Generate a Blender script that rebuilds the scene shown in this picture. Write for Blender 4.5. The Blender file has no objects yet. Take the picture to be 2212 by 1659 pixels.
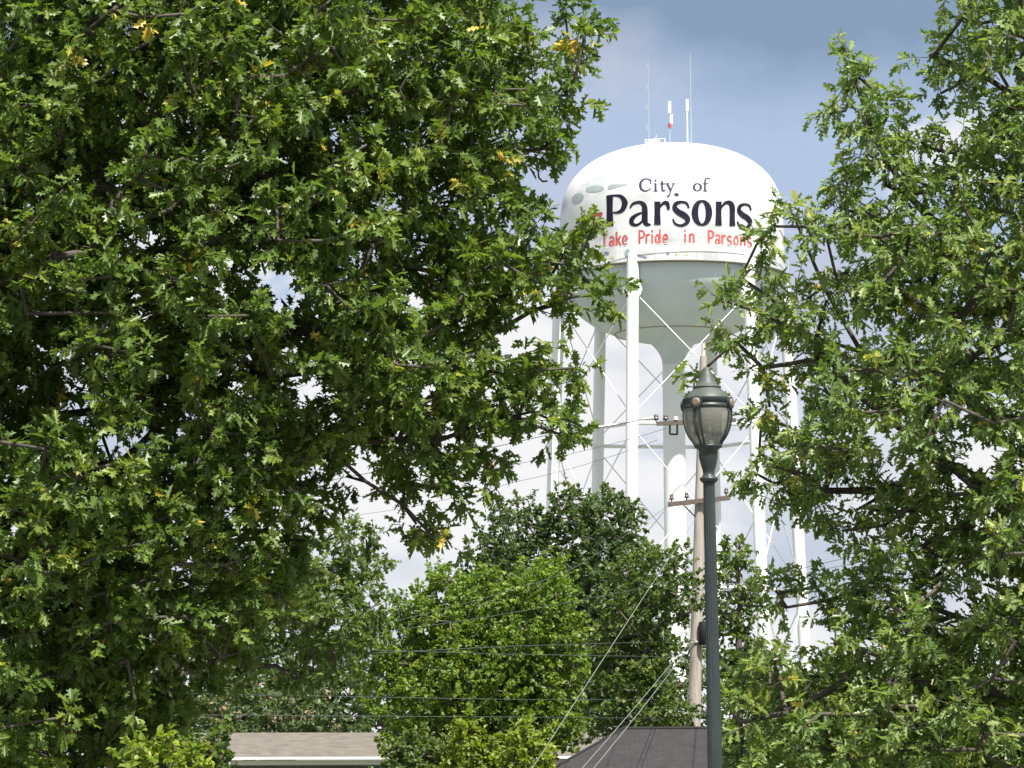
import bpy, bmesh, math, random
import numpy as np
from mathutils import Vector, Matrix
from mathutils.bvhtree import BVHTree

R = math.radians
random.seed(7)
SC = bpy.context.scene
COL = SC.collection

# ------------------------------------------------------------------ camera
PW, PH = 2212.0, 1659.0            # units in which the photograph was measured
HFOV = 18.0
F = (PW / 2) / math.tan(R(HFOV / 2))
PITCH, ROLL, EYE = R(7.3), R(-0.3), 1.6
cam_d = bpy.data.cameras.new('camera')
cam_d.sensor_width = 36.0
cam_d.lens = 18.0 / math.tan(R(HFOV / 2))
cam_d.clip_end = 20000
cam_d.clip_start = 0.1
cam = bpy.data.objects.new('camera', cam_d)
COL.objects.link(cam)
CM = (Matrix.Rotation(R(90) + PITCH, 3, 'X') @ Matrix.Rotation(ROLL, 3, 'Z'))
cam.matrix_world = Matrix.Translation((0, 0, EYE)) @ CM.to_4x4()
SC.camera = cam

# ------------------------------------------------------------------ sky and sun
SUN_EL, SUN_AZ = R(59), R(27)      # high, behind the camera and to its right
sun_from = Vector((math.sin(SUN_AZ) * math.cos(SUN_EL), -math.cos(SUN_AZ) * math.cos(SUN_EL), math.sin(SUN_EL)))
sd = bpy.data.lights.new('sun', 'SUN')
sd.energy = 4.4
sd.angle = R(0.6)
sd.color = (1.0, 0.955, 0.87)
so = bpy.data.objects.new('sun', sd)
COL.objects.link(so)
so.rotation_euler = sun_from.to_track_quat('Z', 'Y').to_euler()

SKY_S = 0.12
EXPO = 1.1
world = bpy.data.worlds.new('World')
SC.world = world
world.use_nodes = True
wt = world.node_tree
wt.nodes.clear()
def wn(t, **k):
    n = wt.nodes.new(t)
    for a, b in k.items():
        setattr(n, a, b)
    return n
w_out = wn('ShaderNodeOutputWorld'); w_bg = wn('ShaderNodeBackground')
w_bg.inputs['Strength'].default_value = SKY_S
sky = wn('ShaderNodeTexSky', sky_type='NISHITA')
sky.sun_disc = False
sky.sun_elevation = SUN_EL
sky.sun_rotation = math.atan2(sun_from.x, sun_from.y)
sky.air_density = 1.0; sky.dust_density = 1.6; sky.ozone_density = 1.2
tc = wn('ShaderNodeTexCoord')
sep = wn('ShaderNodeSeparateXYZ')
wt.links.new(tc.outputs['Generated'], sep.inputs[0])
def wmath(op, a, b=None, clamp=False):
    n = wn('ShaderNodeMath', operation=op, use_clamp=clamp)
    for i, v in enumerate((a, b)):
        if v is None: continue
        if isinstance(v, (int, float)): n.inputs[i].default_value = v
        else: wt.links.new(v, n.inputs[i])
    return n.outputs[0]
def wnoise(scale, detail, rough, off, stretch=(1, 1, 1.6)):
    m = wn('ShaderNodeMapping')
    m.inputs['Scale'].default_value = stretch
    m.inputs['Location'].default_value = off
    wt.links.new(tc.outputs['Generated'], m.inputs['Vector'])
    n = wn('ShaderNodeTexNoise')
    n.inputs['Scale'].default_value = scale
    n.inputs['Detail'].default_value = detail
    n.inputs['Roughness'].default_value = rough
    wt.links.new(m.outputs[0], n.inputs['Vector'])
    return n.outputs['Fac']
def wramp(v, stops, interp='EASE'):
    n = wn('ShaderNodeValToRGB')
    cr = n.color_ramp
    cr.interpolation = interp
    while len(cr.elements) < len(stops): cr.elements.new(0.5)
    for e, (p, c) in zip(cr.elements, stops):
        e.position = p; e.color = (*c, 1) if len(c) == 3 else c
    wt.links.new(v, n.inputs[0])
    return n.outputs['Color']
def wmix(f, a, b):
    n = wn('ShaderNodeMix', data_type='RGBA')
    for s, v in (('Factor', f), ('A', a), ('B', b)):
        i = [k for k in n.inputs if k.name == s and (k.type == ('VALUE' if s == 'Factor' else 'RGBA'))][0]
        if isinstance(v, (tuple, float, int)): i.default_value = v
        else: wt.links.new(v, i)
    return [o for o in n.outputs if o.type == 'RGBA'][0]
elev = sep.outputs['Z']
n1 = wnoise(17.0, 9.0, 0.6, (3.1, 0.7, 1.9))
n2 = wnoise(8.0, 5.0, 0.5, (7.3, 2.2, 0.4), (1, 1, 2.4))
# a low bank of bright cumulus, thinner veils above it and a grey-blue deck on top
low = wmath('SUBTRACT', 1.0, wmath('MULTIPLY', wmath('SUBTRACT', elev, 0.085), 9.0), True)
cum = wmath('ADD', n1, wmath('MULTIPLY', low, 0.34))
cum_f = wramp(cum, [(0.53, (0, 0, 0)), (0.70, (1, 1, 1))])
def C(r, g, b): return tuple(v / SKY_S / 2 ** EXPO for v in (r, g, b))
cum_c = wramp(n2, [(0.36, C(0.57, 0.64, 0.755)), (0.55, C(0.93, 0.93, 0.945))])
n3 = wnoise(11.0, 6.0, 0.55, (1.7, 5.1, 2.3), (1, 1, 1.3))
veil_f = wramp(n3, [(0.42, (0, 0, 0)), (0.62, (0.8, 0.8, 0.8))])
deck = wmath('MULTIPLY', wmath('ADD', wmath('SUBTRACT', elev, 0.213), wmath('MULTIPLY', wmath('SUBTRACT', n3, 0.5), -0.07)), 36.0, True)
deck = wmath('MULTIPLY', deck, wmath('SUBTRACT', 1.0, wmath('MULTIPLY', wmath('SUBTRACT', elev, 0.36), 5.0, True)), True)
high = wmath('MULTIPLY', wmath('SUBTRACT', elev, 0.36), 4.0, True)  # unseen overhead brightness, added to lift the ambient light
base = wmix(0.82, sky.outputs[0], (*C(0.42, 0.50, 0.665), 1))
c0 = wmix(veil_f, base, (*C(0.56, 0.60, 0.73), 1))
c1 = wmix(cum_f, c0, cum_c)
c1 = wmix(wmath('MULTIPLY', high, 0.7), c1, (*C(1.35, 1.4, 1.47), 1))
c2 = wmix(wmath('MULTIPLY', deck, 0.9), c1, (*C(0.225, 0.33, 0.475), 1))
wt.links.new(c2, w_bg.inputs['Color'])
wt.links.new(w_bg.outputs[0], w_out.inputs[0])

SC.view_settings.view_transform = 'Standard'
SC.view_settings.look = 'None'
SC.view_settings.exposure = EXPO
SC.view_settings.gamma = 1.0
SC.cycles.max_bounces = 10
SC.cycles.diffuse_bounces = 6
SC.cycles.transmission_bounces = 8
SC.cycles.transparent_max_bounces = 6

# ------------------------------------------------------------------ helpers
def ray(px, py):
    v = Vector(((px - PW / 2) / F, (PH / 2 - py) / F, -1.0))
    return CM @ v
def P(px, py, dist):
    """the point at ground distance dist along +Y that the photograph shows at px, py"""
    d = ray(px, py)
    return Vector((0, 0, EYE)) + d * (dist / d.y)
def ground_at(px, py, dist):
    p = P(px, py, dist); p.z = 0; return p

def tag(o, label=None, cat=None, group=None, kind=None):
    if label: o['label'] = label
    if cat: o['category'] = cat
    if group: o['group'] = group
    if kind: o['kind'] = kind
    return o
def empty(name, loc=(0, 0, 0), label=None, cat=None, group=None):
    o = bpy.data.objects.new(name, None)
    COL.objects.link(o); o.location = loc
    o.empty_display_size = 0.3
    return tag(o, label, cat, group)
def link(name, me, mat, parent=None):
    o = bpy.data.objects.new(name, me)
    if mat and not me.materials: me.materials.append(mat)
    COL.objects.link(o)
    if parent: o.parent = parent
    return o

class MB:
    """collects verts and faces of one part; numpy at the end"""
    def __init__(s): s.v = []; s.f = []; s.sm = []
    def add(s, vs, fs, smooth=False):
        k = len(s.v)
        s.v += [tuple(v) for v in vs]
        s.f += [tuple(i + k for i in f) for f in fs]
        s.sm += [smooth] * len(fs)
    def box(s, c, size, rz=0, rx=0, ry=0):
        M = Matrix.Translation(c) @ Matrix.Rotation(rz, 4, 'Z') @ Matrix.Rotation(ry, 4, 'Y') @ Matrix.Rotation(rx, 4, 'X')
        x, y, z = (k / 2 for k in size)
        vs = [M @ Vector((a * x, b * y, d * z)) for a in (-1, 1) for b in (-1, 1) for d in (-1, 1)]
        s.add(vs, [(0, 1, 3, 2), (4, 6, 7, 5), (0, 4, 5, 1), (2, 3, 7, 6), (0, 2, 6, 4), (1, 5, 7, 3)])
    def tube(s, pts, rad, n=8, cap=True):
        pts = [Vector(p) for p in pts]
        if not isinstance(rad, (list, tuple)): rad = [rad] * len(pts)
        vs, fs = [], []
        u = None
        for i, p in enumerate(pts):
            t = (pts[min(i + 1, len(pts) - 1)] - pts[max(i - 1, 0)])
            t.normalize()
            if u is None:
                u = t.orthogonal().normalized()
            else:
                u = (u - t * u.dot(t)); u.normalize()
            w = t.cross(u)
            for k in range(n):
                a = 2 * math.pi * k / n
                vs.append(p + (u * math.cos(a) + w * math.sin(a)) * rad[i])
        for i in range(len(pts) - 1):
            for k in range(n):
                a, b = i * n + k, i * n + (k + 1) % n
                fs.append((a, b, b + n, a + n))
        s.add(vs, fs, True)
        if cap:
            m = len(pts) - 1
            s.add(vs[:n], [tuple(range(n))[::-1]]); s.add(vs[m * n:], [tuple(range(n))])
    def lathe(s, prof, n=32, axis=(0, 0), smooth=True, ang=None, capends=True):
        vs, fs = [], []
        a0, a1 = ang or (0, 2 * math.pi)
        full = ang is None
        m = n if full else n + 1
        for r, z in prof:
            for k in range(m):
                a = a0 + (a1 - a0) * k / n
                vs.append((axis[0] + r * math.cos(a), axis[1] + r * math.sin(a), z))
        for i in range(len(prof) - 1):
            for k in range(n):
                b = (k + 1) % m if full else k + 1
                fs.append((i * m + k, i * m + b, (i + 1) * m + b, (i + 1) * m + k))
        s.add(vs, fs, smooth)
        if full and capends:
            if prof[0][0] > 1e-4: s.add(vs[:m], [tuple(range(m))[::-1]])
            if prof[-1][0] > 1e-4: s.add(vs[-m:], [tuple(range(m))])
    def build(s, name, mat, parent=None):
        me = bpy.data.meshes.new(name)
        me.from_pydata(s.v, [], s.f)
        me.polygons.foreach_set('use_smooth', s.sm)
        me.update()
        return link(name, me, mat, parent)

# ------------------------------------------------------------------ materials
MATS = {}
def mat(name, base, rough=0.6, noise=None, spec=0.5, metal=0.0, bump=None, second=None, coords='Object'):
    """base colour broken up by one or two procedural noises; second = (colour, scale, low, high)"""
    m = bpy.data.materials.new(name); m.use_nodes = True
    nt = m.node_tree; b = nt.nodes['Principled BSDF']
    b.inputs['Roughness'].default_value = rough
    b.inputs['Specular IOR Level'].default_value = spec
    b.inputs['Metallic'].default_value = metal
    t = nt.nodes.new('ShaderNodeTexCoord')
    col = None
    b.inputs['Base Color'].default_value = (*base, 1)
    def mixc(f, A, B):
        n = nt.nodes.new('ShaderNodeMix'); n.data_type = 'RGBA'
        for s, v in ((0, f), (6, A), (7, B)):
            if hasattr(v, 'links'): nt.links.new(v, n.inputs[s])
            else: n.inputs[s].default_value = v
        return n.outputs[2]
    def nz(scale, detail=5, stretch=None):
        n = nt.nodes.new('ShaderNodeTexNoise')
        n.inputs['Scale'].default_value = scale; n.inputs['Detail'].default_value = detail
        src = t.outputs[coords]
        if stretch:
            mp = nt.nodes.new('ShaderNodeMapping'); mp.inputs['Scale'].default_value = stretch
            nt.links.new(src, mp.inputs[0]); src = mp.outputs[0]
        nt.links.new(src, n.inputs['Vector'])
        return n.outputs['Fac']
    def rng(v, lo, hi):
        n = nt.nodes.new('ShaderNodeMapRange')
        n.inputs[1].default_value = lo; n.inputs[2].default_value = hi
        nt.links.new(v, n.inputs[0]); return n.outputs[0]
    cur = (*base, 1)
    if noise:
        c2, sc, st = noise
        cur = mixc(rng(nz(sc, 6, st), 0.35, 0.68), cur, (*c2, 1))
    if second:
        c2, sc, lo, hi, st = second
        cur = mixc(rng(nz(sc, 6, st), lo, hi), cur, (*c2, 1))
    if hasattr(cur, 'links'): nt.links.new(cur, b.inputs['Base Color'])
    if bump:
        bn = nt.nodes.new('ShaderNodeBump'); bn.inputs['Strength'].default_value = bump[1]
        bn.inputs['Distance'].default_value = bump[2]
        nt.links.new(nz(bump[0], 4), bn.inputs['Height'])
        nt.links.new(bn.outputs[0], b.inputs['Normal'])
    MATS[name] = m
    return m

M_TANK = mat('tank paint', (0.66, 0.665, 0.66), 0.45, ((0.56, 0.57, 0.57), 0.35, (1, 1, 0.7)), second=((0.37, 0.395, 0.40), 0.36, 0.47, 0.70, (1, 1, 1.9)))
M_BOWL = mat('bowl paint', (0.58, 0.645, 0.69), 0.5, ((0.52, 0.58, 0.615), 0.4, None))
M_STEEL = mat('leg paint', (0.78, 0.79, 0.78), 0.45, ((0.70, 0.71, 0.70), 0.5, (1, 1, 0.3)))
M_SEAM = mat('seam grime', (0.30, 0.28, 0.24), 0.7)
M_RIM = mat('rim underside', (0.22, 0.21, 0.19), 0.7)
M_NAVY = mat('navy lettering', (0.010, 0.009, 0.022), 0.7, ((0.018, 0.016, 0.032), 1.5, None), spec=.15)
M_PURP = mat('faded purple lettering', (0.055, 0.042, 0.08), 0.7, spec=.15)
M_RED = mat('red lettering', (0.47, 0.06, 0.055), 0.6, ((0.54, 0.13, 0.115), 2.0, None), spec=.2)
M_TRAIN = mat('red engine paint', (0.40, 0.045, 0.06), 0.5)
M_TRAIN2 = mat('orange engine paint', (0.60, 0.16, 0.09), 0.5)
M_SMOKE = mat('grey smoke paint', (0.26, 0.31, 0.31), 0.5, ((0.32, 0.37, 0.37), 1.2, None))
M_BLUE = mat('blue patch', (0.16, 0.18, 0.28), 0.5)
M_YEL = mat('yellow patch', (0.52, 0.48, 0.26), 0.5)
M_ANT = mat('antenna grey', (0.33, 0.37, 0.43), 0.5)
M_ANTW = mat('antenna white', (0.85, 0.86, 0.86), 0.4)
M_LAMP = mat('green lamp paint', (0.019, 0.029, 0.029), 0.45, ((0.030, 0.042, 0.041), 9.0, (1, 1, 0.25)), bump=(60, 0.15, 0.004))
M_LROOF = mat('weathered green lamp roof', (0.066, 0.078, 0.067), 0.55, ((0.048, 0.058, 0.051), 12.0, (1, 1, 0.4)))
M_MED = mat('copper medallion', (0.19, 0.135, 0.11), 0.5)
M_BARK = mat('oak bark', (0.050, 0.040, 0.032), 0.9, ((0.10, 0.085, 0.068), 9.0, (1, 1, 0.3)), bump=(30, 0.6, 0.02))
M_BARK2 = mat('pale bark', (0.11, 0.095, 0.08), 0.9, ((0.06, 0.05, 0.042), 6.0, (1, 1, 0.3)), bump=(20, 0.6, 0.02))
M_POLE = mat('weathered pole wood', (0.40, 0.36, 0.31), 0.85, ((0.27, 0.24, 0.205), 5.0, (4, 4, 0.25)), second=((0.13, 0.11, 0.09), 3.0, 0.60, 0.75, (6, 6, 0.3)), bump=(40, 0.5, 0.01))
M_ARM = mat('crossarm wood', (0.14, 0.105, 0.085), 0.85, ((0.085, 0.065, 0.055), 8.0, (1, 6, 6)))
M_INS = mat('brown insulator', (0.09, 0.06, 0.055), 0.25)
M_INS2 = mat('pale insulator', (0.55, 0.50, 0.42), 0.35)
M_EQUIP = mat('dark equipment', (0.015, 0.015, 0.018), 0.7, spec=.2)
M_WIRE = mat('weathered wire', (0.045, 0.055, 0.05), 0.55)
M_WIREP = mat('pale service cable', (0.19, 0.20, 0.175), 0.5)
M_SOFFIT = mat('cream trim', (0.62, 0.61, 0.50), 0.6)
M_GUTTER = mat('white gutter', (0.75, 0.76, 0.74), 0.4)
M_GLASSD = mat('dark window glass', (0.02, 0.025, 0.03), 0.08, spec=0.7)
M_CONC = mat('concrete', (0.36, 0.35, 0.33), 0.85, ((0.28, 0.27, 0.25), 1.5, None))
M_ASPH = mat('asphalt', (0.05, 0.05, 0.052), 0.85, ((0.065, 0.064, 0.062), 3.0, None), bump=(80, 0.3, 0.01))
M_GRASS = mat('grass ground', (0.105, 0.118, 0.075), 0.9, ((0.15, 0.15, 0.11), 0.5, None), second=((0.12, 0.10, 0.06), 1.2, 0.6, 0.8, None), bump=(30, 0.8, 0.05))

def shingles(name, c1, c2, c3):
    m = bpy.data.materials.new(name); m.use_nodes = True
    nt = m.node_tree; b = nt.nodes['Principled BSDF']; b.inputs['Roughness'].default_value = 0.9
    t = nt.nodes.new('ShaderNodeTexCoord')
    br = nt.nodes.new('ShaderNodeTexBrick')
    br.inputs['Color1'].default_value = (*c1, 1); br.inputs['Color2'].default_value = (*c2, 1); br.inputs['Mortar'].default_value = (*c3, 1)
    br.inputs['Scale'].default_value = 1.0; br.inputs['Mortar Size'].default_value = 0.008
    br.inputs['Brick Width'].default_value = 0.28; br.inputs['Row Height'].default_value = 0.14
    nt.links.new(t.outputs['UV'], br.inputs['Vector'])
    n = nt.nodes.new('ShaderNodeTexNoise'); n.inputs['Scale'].default_value = 3.0; n.inputs['Detail'].default_value = 8
    nt.links.new(t.outputs['Object'], n.inputs['Vector'])
    mr = nt.nodes.new('ShaderNodeMapRange'); mr.inputs[1].default_value = 0.3; mr.inputs[2].default_value = 0.7; mr.inputs[3].default_value = 0.78; mr.inputs[4].default_value = 1.15
    nt.links.new(n.outputs['Fac'], mr.inputs[0])
    mx = nt.nodes.new('ShaderNodeMix'); mx.data_type = 'RGBA'; mx.blend_type = 'MULTIPLY'; mx.inputs[0].default_value = 1
    nt.links.new(br.outputs['Color'], mx.inputs[6]); nt.links.new(mr.outputs[0], mx.inputs[7])
    nt.links.new(mx.outputs[2], b.inputs['Base Color'])
    return m
M_ROOF1 = shingles('tan shingles', (0.138, 0.118, 0.092), (0.112, 0.097, 0.078), (0.12, 0.10, 0.09))
M_ROOF2 = shingles('charcoal shingles', (0.027, 0.0245, 0.0255), (0.021, 0.0195, 0.0205), (0.013, 0.012, 0.0125))
M_BRICK = shingles('red brick', (0.30, 0.11, 0.075), (0.24, 0.085, 0.06), (0.34, 0.31, 0.28))
M_SIDING = shingles('grey green siding', (0.13, 0.155, 0.155), (0.125, 0.15, 0.15), (0.06, 0.07, 0.07))

def leaf_mat(name, stops, gloss=0.40, transl=0.42, tcol=(1.25, 1.35, 0.55)):
    """leaf colour from a random number per leaf; two-sided, thin, slightly waxy"""
    m = bpy.data.materials.new(name); m.use_nodes = True
    nt = m.node_tree; nt.nodes.clear()
    o = nt.nodes.new('ShaderNodeOutputMaterial')
    a = nt.nodes.new('ShaderNodeAttribute'); a.attribute_name = 'tint'
    r = nt.nodes.new('ShaderNodeValToRGB'); cr = r.color_ramp
    while len(cr.elements) < len(stops): cr.elements.new(0.5)
    for e, (p, c) in zip(cr.elements, stops): e.position = p; e.color = (*c, 1)
    nt.links.new(a.outputs['Fac'], r.inputs[0])
    p = nt.nodes.new('ShaderNodeBsdfPrincipled'); p.inputs['Roughness'].default_value = gloss
    p.inputs['Specular IOR Level'].default_value = 0.5
    nt.links.new(r.outputs[0], p.inputs['Base Color'])
    tr = nt.nodes.new('ShaderNodeBsdfTranslucent')
    mm = nt.nodes.new('ShaderNodeMix'); mm.data_type = 'RGBA'; mm.blend_type = 'MULTIPLY'; mm.inputs[0].default_value = 1
    nt.links.new(r.outputs[0], mm.inputs[6]); mm.inputs[7].default_value = (*tcol, 1)
    nt.links.new(mm.outputs[2], tr.inputs['Color'])
    mx = nt.nodes.new('ShaderNodeMixShader'); mx.inputs[0].default_value = transl
    nt.links.new(p.outputs[0], mx.inputs[1]); nt.links.new(tr.outputs[0], mx.inputs[2])
    nt.links.new(mx.outputs[0], o.inputs[0])
    return m
G = lambda *c: tuple(c)
L_OAK = leaf_mat('oak leaves', [(0.0, G(0.071, 0.125, 0.028)), (0.45, G(0.128, 0.200, 0.040)), (0.80, G(0.222, 0.283, 0.051)), (0.93, G(0.398, 0.365, 0.064)), (1.0, G(0.701, 0.480, 0.090))])
L_OAK2 = leaf_mat('glare-paled oak leaves', [(0.0, G(0.103, 0.176, 0.058)), (0.45, G(0.182, 0.259, 0.075)), (0.80, G(0.286, 0.340, 0.089)), (0.93, G(0.462, 0.432, 0.104)), (1.0, G(0.770, 0.559, 0.140))])  # leaf colour lightened to stand in for glare over the right oak
L_LIME = leaf_mat('yellow green leaves', [(0.0, G(0.082, 0.147, 0.018)), (0.5, G(0.141, 0.221, 0.023)), (0.85, G(0.215, 0.286, 0.028)), (1.0, G(0.321, 0.366, 0.039))], 0.5)
L_BUSH = leaf_mat('bright bush leaves', [(0.0, G(0.109, 0.170, 0.019)), (0.5, G(0.190, 0.255, 0.024)), (0.85, G(0.289, 0.333, 0.029)), (1.0, G(0.435, 0.426, 0.040))], 0.5)
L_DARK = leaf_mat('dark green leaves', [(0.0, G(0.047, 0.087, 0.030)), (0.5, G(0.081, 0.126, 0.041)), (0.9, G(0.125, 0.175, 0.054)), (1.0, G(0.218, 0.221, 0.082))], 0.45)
L_MID = leaf_mat('mid green leaves', [(0.0, G(0.057, 0.103, 0.022)), (0.5, G(0.097, 0.152, 0.029)), (0.9, G(0.159, 0.205, 0.036)), (1.0, G(0.276, 0.265, 0.055))], 0.45)
L_BLOOM = leaf_mat('faded blossom', [(0.0, G(.16, .12, .06)), (0.5, G(.27, .19, .11)), (1.0, G(.36, .27, .17))], 0.7, 0.2, (1, 1, 1))

# ------------------------------------------------------------------ trees
def half_leaf(side, fold=0.22):
    s = side
    pts = [(0, 0), (.06, .16), (.26, .24), (.11, .38), (.40, .55), (.13, .63), (.30, .88), (.11, .86), (0, 1)]
    return [(s * x, y, fold * x - .18 * y * y) for x, y in pts]
def leaf_lobed():
    a, b = half_leaf(1), half_leaf(-1)
    v = a + b[1:-1]
    n = len(a)
    fa = list(range(n))
    fb = [0] + list(range(n, n + n - 2)) + [n - 1]
    return np.array(v), [fa, fb[::-1]]
def leaf_simple():
    v = [(0, 0, 0), (.19, .35, .05), (.14, .72, -.04), (0, 1, -.16), (-.14, .72, -.04), (-.19, .35, .05)]
    return np.array(v), [[0, 1, 2, 3], [0, 3, 4, 5]]
def leaf_broad():
    v = [(0, 0, 0), (.36, .30, .07), (.30, .70, 0), (0, 1, -.15), (-.30, .70, 0), (-.36, .30, .07)]
    return np.array(v), [[0, 1, 2, 3], [0, 3, 4, 5]]
def leaf_narrow():
    v, f = leaf_lobed()
    v = v.copy(); v[:, 0] *= .66
    return v, f
def leaf_oak():
    v, f = leaf_lobed()
    v = v.copy(); v[:, 0] *= .82
    return v, f
LEAVES = {'oak': leaf_oak(), 'lobed': leaf_lobed(), 'narrow': leaf_narrow(), 'simple': leaf_simple(), 'broad': leaf_broad()}

def norm(a): return a / np.maximum(np.linalg.norm(a, axis=1, keepdims=True), 1e-9)
def leaf_mesh(name, pos, dire, nrm, size, tint, kind):
    tv, tf = LEAVES[kind]
    N, K = len(pos), len(tv)
    # leaves are not alike: some flat, some cupped, curled at the tip, twisted or broad
    rg = np.random.default_rng(N)
    tv = np.repeat(tv[None], 6, 0)
    for i, (wx, fo, cu, tw) in enumerate(((1, 1, 1, 0), (.8, 2.2, .3, .12), (1.15, .4, 2.4, -.1), (.7, 1.5, 3.2, .2), (1.0, -.8, .1, -.25), (.9, 2.8, 1.8, .05))):
        t = tv[i]; x, y = t[:, 0].copy(), t[:, 1].copy()
        bx = np.abs(x); t[:, 0] = x * wx + tw * y * y
        t[:, 2] = .22 * fo * bx - .18 * cu * y * y
        t[:, 1] = y * (1 - .05 * cu)
    tv = tv[rg.integers(0, 6, N)]
    dire = norm(dire)
    side = norm(np.cross(dire, nrm)); nn = np.cross(side, dire)
    V = (pos[:, None, :] + size[:, None, None] * (tv[:, :, 0:1] * side[:, None, :] + tv[:, :, 1:2] * dire[:, None, :] + tv[:, :, 2:3] * nn[:, None, :])).reshape(-1, 3)
    lens = np.array([len(f) for f in tf]); flat = np.concatenate([np.array(f) for f in tf])
    loops = (np.arange(N)[:, None] * K + flat[None, :]).reshape(-1)
    tot = np.tile(lens, N); start = np.concatenate([[0], np.cumsum(tot)[:-1]])
    me = bpy.data.meshes.new(name)
    me.vertices.add(len(V)); me.vertices.foreach_set('co', V.astype(np.float32).ravel())
    me.loops.add(len(loops)); me.loops.foreach_set('vertex_index', loops.astype(np.int32))
    me.polygons.add(len(tot)); me.polygons.foreach_set('loop_start', start.astype(np.int32)); me.polygons.foreach_set('loop_total', tot.astype(np.int32))
    me.update(calc_edges=True)
    at = me.attributes.new('tint', 'FLOAT', 'FACE')
    at.data.foreach_set('value', np.repeat(tint, len(tf)).astype(np.float32))
    return me

def inside(poly, x, y):
    poly = np.asarray(poly, float)
    c = np.zeros(len(x), bool)
    j = len(poly) - 1
    for i in range(len(poly)):
        xi, yi = poly[i]; xj, yj = poly[j]
        hit = ((yi > y) != (yj > y)) & (x < (xj - xi) * (y - yi) / (yj - yi + 1e-12) + xi)
        c ^= hit; j = i
    return c
def edge_dist(poly, x, y):
    poly = np.asarray(poly, float); d = np.full(len(x), 1e9)
    for i in range(len(poly)):
        a = poly[i - 1]; b = poly[i]; ab = b - a
        t = np.clip(((x - a[0]) * ab[0] + (y - a[1]) * ab[1]) / (ab @ ab + 1e-9), 0, 1)
        d = np.minimum(d, np.hypot(x - a[0] - t * ab[0], y - a[1] - t * ab[1]))
    return d
RD = np.array(CM)
def Pn(px, py, dist):
    v = np.stack([(px - PW / 2) / F, (PH / 2 - py) / F, -np.ones_like(px)], 1) @ RD.T
    return np.array([0, 0, EYE]) + v * (dist / v[:, 1])[:, None]

def grow(polys, dist, thick, spacing, holes, rng, gap=0.0, inset=0.05):
    """clump centres spread through the volume of a crown: outline in polys, depth by how far inside the outline"""
    out = []
    ppm = F / dist
    pts = []; alone = []
    for poly in polys:
        alone.append(0)
        pa = np.asarray(poly, float)
        x0, y0 = pa.min(0); x1, y1 = pa.max(0)
        if (x1 - x0) * (y1 - y0) < 20000 and len(polys) > 1:   # a lone spray: its leaves spread past its centres
            pa = pa.mean(0) + (pa - pa.mean(0)) * .66
            alone[-1] = 1; poly = pa; x0, y0 = pa.min(0); x1, y1 = pa.max(0)
        area = (x1 - x0) * (y1 - y0) / ppm ** 2
        n = int(area * 2 * thick / spacing ** 3 * 5) + 200
        n = min(n, 60000)
        x = rng.uniform(x0, x1, n); y = rng.uniform(y0, y1, n)
        k = inside(poly, x, y); x, y = x[k], y[k]
        e = edge_dist(poly, x, y) / ppm
        t = thick * np.sqrt(np.clip(e / (thick * 0.9), 0.02, 1))
        d = dist + rng.uniform(-1, 1, len(x)) * t
        big = (x1 - x0) * (y1 - y0) > 60000
        keep = (e > inset) if big else np.ones(len(x), bool)
        for hx, hy, ra, rb in holes:
            pad = (inset + .06) * ppm
            q = ((x - hx) / (ra + pad)) ** 2 + ((y - hy) / (rb + pad)) ** 2
            keep &= q > 1
        pts.append(Pn(x[keep], y[keep], d[keep]))
    lone = np.concatenate([np.full(len(p), k) for p, k in zip(pts, alone)])
    C_ = np.concatenate(pts); C_ = np.concatenate([C_, lone[:, None]], 1)
    rng.shuffle(C_)
    # thin to a minimum spacing with a hash grid
    grid = {}
    sel = []
    s2 = spacing * spacing
    for p in C_:
        g = tuple((p[:3] // spacing).astype(int))
        ok = True
        for a in (-1, 0, 1):
            for b in (-1, 0, 1):
                for c in (-1, 0, 1):
                    for q in grid.get((g[0] + a, g[1] + b, g[2] + c), ()):
                        if (p[0] - q[0]) ** 2 + (p[1] - q[1]) ** 2 + (p[2] - q[2]) ** 2 < s2: ok = False; break
                    if not ok: break
                if not ok: break
            if not ok: break
        if ok:
            grid.setdefault(g, []).append(p); sel.append(p)
    sel = np.array(sel); keep_l = sel[:, 3] > .5; sel = sel[:, :3]
    if gap > 0:
        # larger empty pockets, so that the crown breaks into boughs
        ph = rng.uniform(0, 6.28, 9); fr = rng.normal(0, 1.0, (9, 3)) * (1.9 / (spacing * 2.1))
        v = np.sin(sel @ fr.T + ph).sum(1)
        sel = sel[(v > np.quantile(v, gap)) | keep_l]
    return sel

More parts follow.
